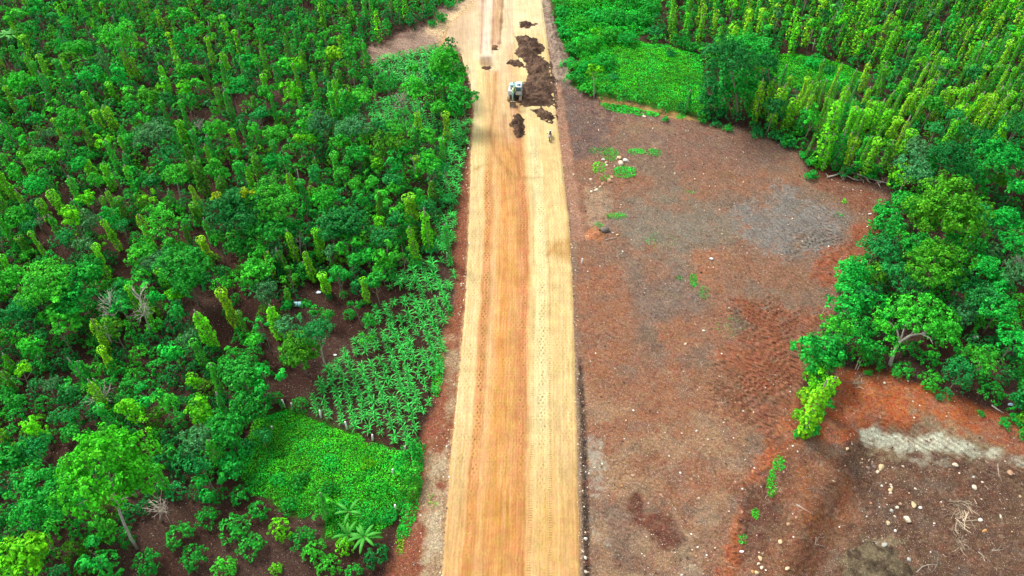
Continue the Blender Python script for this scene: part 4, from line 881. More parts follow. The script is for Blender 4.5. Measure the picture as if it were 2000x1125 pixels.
for gy_ in np.arange(23, 178, 2.0):
    for gx_ in np.arange(-112, 100, 2.0):
        x = gx_ + fr.uniform(-.45, .45); y = gy_ + fr.uniform(-.45, .45); z = float(height([x], [y])[0]); (px, py), d = project([x, y, z])
        if px < -160 or px > 2200 or py > 1300 or py < -330: continue
        left = px < 1000
        if left:
            if not inpoly(EDGE_L, px, py) or inany(CORN_P, px, py) or inpoly(GRASS_L, px, py) or inpoly(BOTL, px, py) or inpoly(TRACK, px, py - 3): continue
            if inpoly(BAREL, px, py) and fr.random() < .93: continue
            if inpoly([(60, 380), (420, 350), (450, 520), (300, 560), (90, 540)], px, py) and fr.random() < .42: continue
            if inpoly([(370, 180), (560, 130), (640, 170), (520, 270), (400, 260)], px, py) and fr.random() < .4: continue
            if fbm(x / 7, y / 7, 71, 3) > .58 or fr.random() < .03: continue
        else:
            if not inpoly(EDGE_R, px, py - 6) or inpoly(GRASS_R, px, py) or inpoly(GRASS_R2, px, py) or inpoly(THICKET, px, py): continue
            if fr.random() < .08 or fbm(x / 7, y / 7, 72, 3) > .62: continue
            if py > 700 and px < 1880: continue
        r = fr.uniform(.95, 1.35) * (1.0 if left else .9)
        if not far_base(x, y, [(b[0], b[1]) for b in CB[:40]], 1.5): continue
        cand_c.append((d, x, y, z, r, fr.choice(['mid', 'dark', 'bright', 'olive', 'teal'], p=[.42, .28, .15, .09, .06])))
cand_c.sort(key=lambda c: c[0]); n_c = sum(1 for r in REG if r[0].name.startswith('coffee'))
def hidden(px, py, r):      # mostly under tree crowns
    return any((a - px) ** 2 + (b - py) ** 2 < (q * .8) ** 2 for a, b, q in TAKEN)
for c in cand_c:
    q, _ = project([c[1], c[2], c[3] + .9])
    if n_c < 298 and inview(*q) and not hidden(q[0], q[1], 0): put_coffee(c[1], c[2], c[3], c[4], c[5]); n_c += 1
    else: rest_cof.append(c)

# ------------------------------------------------------------------ masses beyond the 300 of a kind
def merge(name, items, m, label, cat, k='stuff'):
    """items: list of (V, F, T, loc, scale3, rz, colour)"""
    Vs, Fs, Ts, n = [], [], [], 0
    for V, Fc, T, loc, sc_, rz, col in items:
        c, s = cos(rz), sin(rz); R = np.array([[c, s, 0], [-s, c, 0], [0, 0, 1]])
        Vs.append((V * np.asarray(sc_)) @ R + np.asarray(loc)); Fs.append(Fc + n); Ts.append(T * np.asarray(col)); n += len(V)
    o = obj(name, mesh_from(name, np.vstack(Vs), np.vstack(Fs), m, False, {'tint': np.vstack(Ts)}), color=(1, 1, 1))
    o['kind'] = k; o['label'] = label; o['category'] = cat
    return o
lr = np.random.default_rng(23)
def grab(me):
    V = np.empty(len(me.vertices) * 3, np.float32); me.vertices.foreach_get('co', V); V = V.reshape(-1, 3)
    T = np.empty(len(V) * 4, np.float32); me.attributes['tint'].data.foreach_get('color', T)
    return V, np.arange(len(V)).reshape(-1, 4), T.reshape(-1, 4)[:, :3]
farS = [grab(crown_mesh('c', lr, dome_lobes(lr, 1.2, 4, .9), 26, 8, .36, .32)) for _ in range(6)]
farP = [grab(pepper_build(lr, 170, .30)) for _ in range(6)]
farT = [grab(crown_mesh('c', lr, [(0, 0, -.8, .75, .75, .8), (0, 0, .1, .85, .85, .8), (0, 0, .9, .65, .65, .6)], 28, 8, .34, .3)) for _ in range(4)]
if rest_tree: merge('far_tree_crowns', [(*(farT[lr.integers(4)] if lr.random() < .3 else farS[lr.integers(6)]), (c[1], c[2], c[3] + c[4]), (c[5] / 1.2,) * 2 + (c[5] / 1.2 * 1.1,), lr.uniform(0, 6), vary(c[6], lr)) for c in rest_tree], M_LEAF, 'massed crowns of the farther shade trees across the plantations', 'trees')
if rest_pep: merge('far_pepper_vines', [(*farP[lr.integers(6)], (c[1], c[2], c[3]), (c[5] / .55,) * 2 + (c[4] / 6,), lr.uniform(0, 6), vary(c[6], lr)) for c in rest_pep], M_LEAF, 'massed rows of farther pepper vine columns', 'pepper vines')
if rest_cof: merge('coffee_undergrowth', [(*COFlow[lr.integers(5)], (c[1], c[2], c[3]), (c[4] / 1.2,) * 3, lr.uniform(0, 6), vary(c[5], lr)) for c in rest_cof], M_LEAF, 'dense dark green coffee undergrowth between and beneath the trees', 'bushes')
tm = MB()
for c in rest_tree: tm.tube([(c[1], c[2], c[3] - .1), (c[1] + .1, c[2], c[3] + c[4])], [.1, .06], 5)
for c in rest_pep[::2]: tm.tube([(c[1], c[2], c[3] - .1), (c[1], c[2] + .05, c[3] + c[4] * 1.05)], [.08, .05], 4)
o = tm.build('far_trunks', M_BARK); o['kind'] = 'stuff'; o['label'] = 'thin grey trunks and posts of the farther plantation'; o['category'] = 'trunks'
print('trees', n_t, len(rest_tree), 'pepper', n_p, len(rest_pep), 'coffee', n_c, len(rest_cof))

# ------------------------------------------------------------------ maize
cm = []
mr_ = np.random.default_rng(29)
for k, P in enumerate(CORN_P):
    W = polyw(P); mn, mx = W.min(0), W.max(0)
    rowang = radians(20); c_, s_ = cos(rowang), sin(rowang); ce = (mn + mx) / 2; R = np.abs(mx - mn).max()
    for a in np.arange(-R, R, 1.12 if k == 0 else 1.0):
        for b in np.arange(-R, R, .52 if k == 0 else .6):
            x = ce[0] + a * c_ - b * s_ + mr_.uniform(-.2, .2); y = ce[1] + a * s_ + b * c_ + mr_.uniform(-.14, .14)
            if sdf(W, np.array([x]), np.array([y]))[0] < .05: continue
            if k == 0 and (fbm(x / 1.3, y / 1.3, 88, 2) > .42 or mr_.random() < .04): continue
            cm.append((k, x, y, float(height([x], [y])[0])))
cm.sort(key=lambda c: (c[0] != 0, c[2])); M1 = [c for c in cm if c[0] == 0]
M1.sort(key=lambda c: c[2]); near_m = set(id(c) for c in M1[:298])
rest_m = []
for c in cm:
    s = mr_.uniform(.6, 1.08) * (.95 if c[0] else 1); b = mr_.uniform(.85, 1.2); col = (.040 * b, .46 * b, .06 * b)
    if id(c) in near_m:
        o = obj('maize_plant', CORN[mr_.integers(4)], None, c[1:], (s, s, s * 1.05), mr_.uniform(0, 6.28), col); o['category'] = 'maize plant'; o['group'] = G_M
        q, _ = project([c[1], c[2], c[3] + .6]); REG.append([o, tuple(q), 'maize plant', 'maize', None, None])
    else: rest_m.append((*CORNd[mr_.integers(4)], c[1:], (s * 1.1, s * 1.1, s), mr_.uniform(0, 6.28), col))
merge('maize_rows', rest_m, M_CORN, 'denser maize rows further up along the road and by the side track', 'maize')

# ------------------------------------------------------------------ grass, weeds and thicket
def weedmass(name, poly, dens, label, cols, hmax=.35, leaf=.22, bumps=.5, seed=1, asp=.35, keepn=None):
    r = np.random.default_rng(seed); W = polyw(poly); mn, mx = W.min(0), W.max(0); n = int((mx - mn).prod() * dens)
    x = r.uniform(mn[0], mx[0], n); y = r.uniform(mn[1], mx[1], n); s = sdf(W, x, y) + min(.6, .12 * (mx - mn).min()) * fbm(x / 1.3, y / 1.3, seed, 3)
    k = s > 0; x, y, s = x[k], y[k], s[k]
    if keepn is not None: k = fbm(x / keepn, y / keepn, seed + 4, 3) > -.15; x, y, s = x[k], y[k], s[k]
    lump = np.clip(fbm(x / 1.1, y / 1.1, seed + 2, 4) * .5 + .5, 0, 1) * bumps * smooth(s / 1.2)
    z = height(x, y) + lump + r.random(len(x)) * hmax * .5
    g1, g2 = fbm(x / 2.2, y / 2.2, seed + 7, 4), fbm(x / .7, y / .7, seed + 8, 3)
    c = np.array([PAL[q] for q in cols]); t = smooth(g1 * 1.8 + .5)[:, None]; u = smooth(g2 * 1.5 + .4)[:, None] * .5
    T = (c[0] * (1 - t) + c[1] * t) * (1 - u) + c[2] * u; T = T * r.uniform(.65, 1.3, (len(x), 1)) * (1 + .45 * fbm(x / 3.5, y / 3.5, seed + 12, 3)[:, None])
    N = np.stack([r.normal(size=len(x)) * .6, r.normal(size=len(x)) * .6, np.full(len(x), 1.1)], 1)
    V, Fc, t = leaves(np.stack([x, y, z], 1), N, leaf * r.uniform(.6, 1.4, len(x)), asp, T * np.array([2.1, 2.3, 1.7]), r)
    o = obj(name, mesh_from(name, V, Fc, M_GRASS, False, {'tint': t}), color=(1, 1, 1)); o['kind'] = 'stuff'; o['label'] = label; o['category'] = 'grass' if 'grass' in name else 'weeds'
    return o
weedmass('tall_grass', GRASS_L, 150, 'vivid green tall grass and creepers between the maize and the coffee bushes', ['jade', 'bright', 'lime'], .4, .16, .8, 3)
weedmass('verge_grass', [(818, 868), (826, 885), (826, 940), (815, 1000), (797, 1055), (772, 1056), (785, 990), (800, 930), (806, 880)], 90, 'strip of green grass along the red verge beside the road', ['jade', 'mid', 'jade'], .4, .26, .7, 5)
weedmass('verge_grass', [(852, 690), (868, 698), (866, 740), (856, 776), (838, 776), (846, 730)], 90, 'small grass strip between the maize and the red verge', ['jade', 'bright', 'mid'], .4, .24, .5, 6)
weedmass('dry_grass', [(772, 1056), (790, 1054), (788, 1080), (776, 1085)], 60, 'yellowed grass tuft at the lower end of the verge grass', ['yellow', 'yellow', 'lime'], .3, .22, .3, 7)
weedmass('meadow_grass', GRASS_R, 90, 'bright green meadow between the thicket and the vine draped tree', ['jade', 'bright', 'lime'], .3, .2, .6, 8)
weedmass('meadow_grass', GRASS_R2, 90, 'green clearing at the edge of the pepper garden', ['jade', 'bright', 'lime'], .3, .2, .7, 9)
weedmass('bank_grass', [(1172, 202), (1220, 206), (1292, 220), (1282, 228), (1210, 222), (1182, 212)], 70, 'narrow green grass bank along the top of the cleared field', ['jade', 'jade', 'bright'], .3, .28, .4, 10)
weedmass('thicket_weeds', THICKET, 40, 'tangled low green growth filling the roadside thicket', ['jade', 'mid', 'bright'], .5, .34, 1.3, 11)
weedmass('track_weeds', [(846, -40), (925, -40), (915, 0), (880, 8), (850, 5)], 45, 'bright weeds at the mouth of the side track', ['jade', 'bright', 'jade'], .4, .34, .8, 12)
weedmass('understory_weeds', [(600, 100), (720, 120), (735, 170), (720, 270), (850, 262), (920, 200), (905, 330), (890, 470), (870, 480), (700, 420), (560, 300)], 9, 'sparse weeds under the trees beside the road', ['mid', 'dark', 'bright'], .3, .28, .3, 13)
for i, (cx, cy, rx, ry, dn, cl, lb) in enumerate((
    (1168, 294, 17, 7, 40, ('teal', 'jade', 'mid'), 'faint weed patch left of the white boulder'), (1192, 302, 14, 12, 60, ('jade', 'bright', 'mid'), 'weed patch between the white boulder and the upper field track'), (1243, 296, 17, 6, 90, ('jade', 'bright', 'jade'), 'bright weed patch above the boulder cluster'), (1277, 298, 15, 7, 70, ('jade', 'mid', 'jade'), 'weed patch right of the boulder cluster'), (1170, 328, 14, 11, 60, ('lime', 'bright', 'yellow'), 'yellowish weed patch above the row of brown boulders'),
    (1221, 336, 21, 11, 110, ('jade', 'bright', 'jade'), 'densest weed patch, directly below the boulder cluster'), (1184, 348, 12, 6, 50, ('bright', 'lime', 'mid'), 'thin weeds beside the brown boulders'), (1205, 422, 20, 6, 80, ('jade', 'bright', 'mid'), 'slanting weed patch above the culvert hole'), (1170, 440, 9, 6, 50, ('teal', 'mid', 'teal'), 'dull weeds just left of the culvert hole'),
    (1354, 548, 8, 13, 110, ('jade', 'bright', 'jade'), 'bright weed streak in the middle of the cleared field'), (1375, 572, 12, 12, 40, ('teal', 'jade', 'mid'), 'thinning lower end of the weed streak'), (1327, 543, 6, 6, 60, ('teal', 'jade', 'mid'), 'tiny weed patch left of the bright streak'), (1650, 393, 5, 4, 90, ('lime', 'jade', 'bright'), 'single round weed tuft on the grey soil'), (1638, 420, 9, 4, 40, ('mid', 'dark', 'teal'), 'dull weed tuft on the grey soil'),
    (1521, 905, 13, 14, 120, ('jade', 'bright', 'jade'), 'upper half of the grass strip on the bank beside the pit'), (1507, 945, 9, 26, 110, ('jade', 'bright', 'mid'), 'lower half of the grass strip on the bank beside the pit'), (1475, 1003, 8, 11, 90, ('jade', 'bright', 'mid'), 'grass tuft below the grass strip near the pit'), (1450, 1053, 9, 9, 90, ('jade', 'bright', 'mid'), 'grass tuft with a white bag under it'),
    (1290, 470, 30, 14, 8, ('teal', 'mid', 'jade'), 'sparse seedlings on the grey brown soil'), (1330, 228, 9, 5, 90, ('jade', 'bright', 'jade'), 'round weed clump at the top edge of the cleared field'), (1425, 640, 22, 22, 7, ('teal', 'mid', 'jade'), 'sparse seedlings on the dark patch between red soils'), (840, 970, 9, 5, 30, ('bright', 'lime', 'mid'), 'thin weeds on the gravel verge'), (845, 985, 10, 6, 30, ('lime', 'yellow', 'bright'), 'yellowish weeds on the gravel verge'), (879, 610, 7, 10, 60, ('teal', 'mid', 'jade'), 'weed tuft on the red verge beside the maize'), (1345, 375, 14, 4, 20, ('teal', 'mid', 'jade'), 'faint green patch in the upper middle of the field'), (1805, 738, 5, 3, 60, ('teal', 'mid', 'teal'), 'tiny weeds at the crest of the red bank'))):
    weedmass('weed_patch', [(cx + rx * 1.15 * cos(t), cy + ry * 1.15 * sin(t)) for t in np.linspace(0, 2 * pi, 10)[:-1]], dn, lb, cl, .25, .2, .25, 40 + i)
REG_S = []
# shrubs and bushes along the field edge and inside the thicket
def shrub(px, py, rpx, col, label=None, h=.9):
    x, y, z = gpoint(px, py, h); r = rpx * project([x, y, z])[1] / F
    st = 'SF' if r < 1.7 else 'MF'; k = r / CR[st]
    o = obj('shrub', CROWN[st][rt.integers(3)], None, (x, y, z + r * .45), (k, k, k * .9), rt.uniform(0, 6.28), vary(col, rt)); o['category'] = 'shrub'; o['group'] = 'leafy shrubs around the cleared field'
    REG.append([o, (px, py), 'shrub', col, label, None])
    if label: o['label'] = label
    return o
sr = np.random.default_rng(61)
for a in ((1300, 225, 9, 'jade'), (1375, 230, 12, 'mid'), (1400, 238, 12, 'teal'), (1425, 244, 12, 'mid'), (1480, 255, 16, 'teal'), (1515, 262, 18, 'teal'), (1540, 272, 20, 'teal'), (1572, 298, 13, 'jade'), (1585, 312, 12, 'jade'), (1586, 336, 16, 'jade'), (1755, 376, 14, 'jade'), (1722, 404, 14, 'jade'), (1704, 336, 17, 'mid'), (1745, 350, 12, 'dark'), (1660, 328, 12, 'mid'),
          (1150, 170, 22, 'bright'), (1120, 150, 20, 'jade'), (1145, 130, 22, 'jade'), (1180, 120, 26, 'mid'), (1120, 95, 20, 'mid'), (1150, 90, 24, 'bright'), (1190, 70, 26, 'bright'), (1225, 75, 24, 'jade'), (1105, 62, 20, 'jade'), (1135, 45, 24, 'bright'), (1170, 30, 26, 'jade'), (1210, 35, 28, 'mid'), (1250, 40, 28, 'mid'), (1100, 20, 20, 'jade'), (1130, 5, 24, 'bright'), (1175, -5, 26, 'bright'), (1230, 0, 28, 'mid'), (1270, 10, 24, 'mid'), (1280, 60, 20, 'teal'), (1110, 120, 18, 'jade'), (1165, 65, 20, 'lime'), (1095, 40, 14, 'jade'), (1330, 80, 22, 'mid'), (1355, 88, 20, 'mid'), (1310, 100, 14, 'teal'), (1590, 118, 22, 'jade'), (1620, 130, 16, 'teal'), (1390, 215, 18, 'dark'), (1200, 145, 14, 'teal'),
          (1575, 812, 14, 'jade'), (1600, 800, 16, 'mid'), (1930, 745, 14, 'dark'), (1970, 822, 16, 'jade'), (1992, 815, 18, 'jade'), (2010, 840, 20, 'mid'), (1920, 800, 9, 'jade'), (1840, 770, 10, 'teal'), (1700, 720, 10, 'mid'), (1560, 842, 12, 'jade'),
          (640, 955, 22, 'mid'), (585, 940, 24, 'mid'), (720, 900, 20, 'lime'), (740, 950, 26, 'bright', 'bright bushy shrub in the grass above the banana plants'), (700, 930, 18, 'bright'), (665, 985, 22, 'jade'), (760, 1000, 20, 'jade'), (720, 1010, 18, 'mid'), (540, 935, 20, 'jade'), (500, 930, 18, 'mid'), (560, 985, 20, 'mid'), (640, 900, 20, 'jade'), (480, 870, 22, 'teal'), (780, 905, 14, 'jade'),
          (860, 30, 16, 'jade'), (845, 40, 12, 'jade'), (880, 5, 14, 'jade'), (862, 60, 0.1, 'mid')):
    if a[2] > 1: shrub(*a)
tree(1158, 138, 14, 'lime', 5, (1160, 192), white=True, label='small tree on a straight white trunk at the top of the cleared field', lm='white stemmed tree')

# ------------------------------------------------------------------ bare trees
def bare_tree(px, py, rpx, base, label, lm=None, fine_=16, m=None):
    x, y, z = gpoint(*base); hc = max(1.5, top_height(x, y, z, py - rpx * .6)); d = project([x, y, z])[1]; r = rpx * d / F
    t = empty('bare_tree', (x, y, z)); mb = MB(); rg = np.random.default_rng(int(px))
    q = unproject(px, py, z + hc * .8); ox, oy = q[0] - x, q[1] - y
    tr = [np.array([ox * k ** 1.5, oy * k ** 1.5, hc * k * .75 - (.15 if k == 0 else 0)]) for k in np.linspace(0, 1, 6)]
    mb.tube(tr, np.linspace(.11, .06, 6), 6); mb.build('trunk', m or M_BARKW, t)
    b2 = MB()
    for i in range(fine_):
        b = tr[rg.integers(3, 6)]; a = rg.uniform(0, 6.28); e = rg.uniform(.3, 1.1); L = r * rg.uniform(.6, 1.2)
        dv = np.array([cos(a) * cos(e), sin(a) * cos(e), sin(e)]); p1 = b + dv * L * .5; p2 = p1 + (dv + rg.normal(size=3) * .35) * L * .5
        b2.tube([b, p1, p2], [.045, .03, .012], 4)
        for j in range(3):
            b2.tube([p1 if j else p2 * .5 + p1 * .5, p1 + (dv + rg.normal(size=3) * .6) * L * .45], [.022, .008], 3)
    b2.build('branches', m or M_BARKW, t)
    t['label'] = label; t['category'] = 'bare tree'; TAKEN.append((px, py, rpx))
    REG.append([t, (px, py), 'bare tree', 'grey', label, lm])
bare_tree(585, 462, 12, (589, 505), 'bare silver trunk standing in the gap below the dark trees', 'bare silver trunk')
bare_tree(270, 575, 26, (300, 660), 'tall bare pale tree leaning over the dark coffee slope', 'tall bare pale tree', 22)
bare_tree(214, 592, 24, (236, 648), 'shorter bare tree with white twigs left of the tall bare one', None, 22)
bare_tree(205, 640, 14, (224, 682), 'thin pale leafless stem above the coffee slope')
bare_tree(782, 192, 22, (786, 230), 'bare grey bush among the maize near the side track', None, 26, M_WOOD)
bare_tree(200, 775, 24, (210, 790), 'sprawling bare pale twigs between the lime columns', None, 24)
bare_tree(315, 985, 22, (316, 1018), 'bare many branched grey shrub right of the big light green tree', None, 26, M_WOOD)
bare_tree(388, 243, 14, (394, 262), 'small white leafless tree in the far left plantation', None, 16)
bare_tree(1985, 505, 22, (1984, 540), 'bare white branches at the right edge of the stand', None, 20)
bare_tree(808, 312, 12, (811, 350), 'thin bare tree near the roadside maize', None, 14)
bare_tree(75, 430, 12, (82, 450), 'bare white branches at the left edge of the plantation', None, 14)
bare_tree(505, 240, 14, (510, 270), 'bare grey tree beside the path gap in the upper plantation', None, 16, M_WOOD)
for i, (b_, t_, lb) in enumerate((((411, 68), (406, 40), 'white pole in the upper left plantation, right of the big round tree'), ((96, 215), (87, 192), 'white pole in the far left plantation under a lime tip'), ((588, 374), (580, 330), 'pale thin pole left of the roadside trees'), ((1960, 90), (1965, 64), 'whitish pole in the pepper garden near the upper right corner'), ((1872, 95), (1878, 64), 'tall pale pole among the pepper columns at upper right'), ((1586, 102), (1592, 76), 'pale bare pole right of the vine draped tree'), ((1832, 86), (1840, 52), 'pale leaning pole in the middle of the pepper garden'), ((1905, 70), (1915, 45), 'pale pole between two yellow pepper columns near the top'), ((1921, 14), (1930, -4), 'pale pole cut by the top edge of the photo'), ((225, 50), (220, 30), 'short white pole at the far upper left'))):
    x, y, z = gpoint(*b_); h = max(2, top_height(x, y, z, t_[1])); q = unproject(t_[0], t_[1], z + h)
    t = MB().tube([(0, 0, -.2), ((q[0] - x) * .5, (q[1] - y) * .5, h * .5), (q[0] - x, q[1] - y, h)], [.10, .085, .06], 7).build('pole', M_BARKW); t.location = (x, y, z); tag(t, lb, 'pole', 'pale poles standing in the plantations')

# ------------------------------------------------------------------ banana plants
def banana(px, py, label, size=1.0, nl=8, seed=1):
    x, y, z = gpoint(px, py, 1.0); rg = np.random.default_rng(seed); t = empty('banana_plant', (x, y, z))
    MB().tube([(0, 0, -.1), (.02, 0, .6 * size), (0, .02, 1.3 * size)], [.13, .11, .07], 8).build('stem', plain('banana_stem', (.16, .22, .07), .7), t)
    for i in range(nl):
        a = i * 2.4 + rg.uniform(-.3, .3); L = size * rg.uniform(1.7, 2.3); wd_ = .36 * size; el = radians(rg.uniform(35, 62)); d = np.array([cos(a), sin(a), 0]); sd = np.array([-sin(a), cos(a), 0])
        p = np.array([0, 0, 1.2 * size]); k = 10; V, Q, T = [], [], []
        for j in range(k + 1):
            f = j / k; wv = wd_ * (0.03 if f < .12 else math.sin(pi * min(1, (f - .1) / .9 * .93 + .07)) ** .6) * (1 + .08 * rg.normal())
            dn = np.array([0, 0, -1]) * wv * .22
            V += [p - sd * wv * .5 + dn, p + np.array([0, 0, .015]), p + sd * wv * .5 + dn]; T += [[1, 1, 1], [1.7, 1.35, 1.7], [1, 1, 1]]
            p = p + (d * cos(el) + np.array([0, 0, sin(el)])) * L / k; el -= radians(9.5)
        for j in range(k): Q += [[3 * j, 3 * j + 1, 3 * j + 4, 3 * j + 3], [3 * j + 1, 3 * j + 2, 3 * j + 5, 3 * j + 4]]
        obj('leaf', mesh_from('leaf', np.array(V), np.array(Q), M_CORN, True, {'tint': np.array(T)}), t, color=(.035, .26, .02))
    tag(t, label, 'banana plant', 'banana plants'); REG.append([t, (px, py), 'banana plant', 'bright', label, 'banana plants' if seed == 1 else None])
banana(712, 1050, 'banana plant with long splayed leaves, right one of the lower pair', 0.85, 9, 1)
banana(680, 1045, 'banana plant with narrow leaves, left one of the lower pair', 0.8, 8, 2)
banana(682, 1000, 'banana plant behind the lower pair, in the creepers', .8, 6, 3)
banana(10, 78, 'banana plant with bright leaves at the upper left edge', 1.3, 9, 4); banana(24, 75, 'second banana plant at the upper left edge, slightly right of the first', 1.2, 8, 5)

# ------------------------------------------------------------------ rocks
def rock_mesh(seed, sub=3):
    rg = np.random.default_rng(seed)
    import bmesh
    bm = bmesh.new(); bmesh.ops.create_icosphere(bm, subdivisions=sub, radius=1)
    pl = [(v / np.linalg.norm(v), rg.uniform(.58, .9)) for v in rg.normal(size=(20, 3))]
    for v in bm.verts:
        p = np.array(v.co)
        for nrm, dd in pl:
            e = p @ nrm - dd
            if e > 0: p = p - nrm * e * .85
        p = p * (1 + .06 * fbm(p[0] * 2 + seed, p[1] * 2 + p[2] * 3, seed, 3)); v.co = p * [1, 1, .8]
    me = bpy.data.meshes.new('rock'); bm.to_mesh(me); bm.free(); me.materials.append(M_ROCK)
    for p in me.polygons: p.use_smooth = True
    return me
RK = [rock_mesh(i) for i in range(6)]
RC = {'white': (.62, .60, .52), 'tan': (.55, .42, .24), 'brown': (.42, .26, .16), 'pale': (.62, .54, .40), 'dark': (.17, .13, .11), 'orange': (.55, .28, .10), 'grey': (.36, .36, .32)}
rr_ = np.random.default_rng(77); RKREG = []
def rock(px, py, rpx, c, label, fl=.8, sq=.85):
    x, y, z = gpoint(px, py, 0.1); r = rpx * project([x, y, z])[1] / F
    o = obj('rock', RK[rr_.integers(6)], None, (x, y, z + r * fl * .25), (r * 1.05, r * sq * .98, r * fl), rr_.uniform(0, 6.28), tuple(np.array(RC[c]) * .88)); tag(o, label, 'rock', 'stones lying on the bare earth')
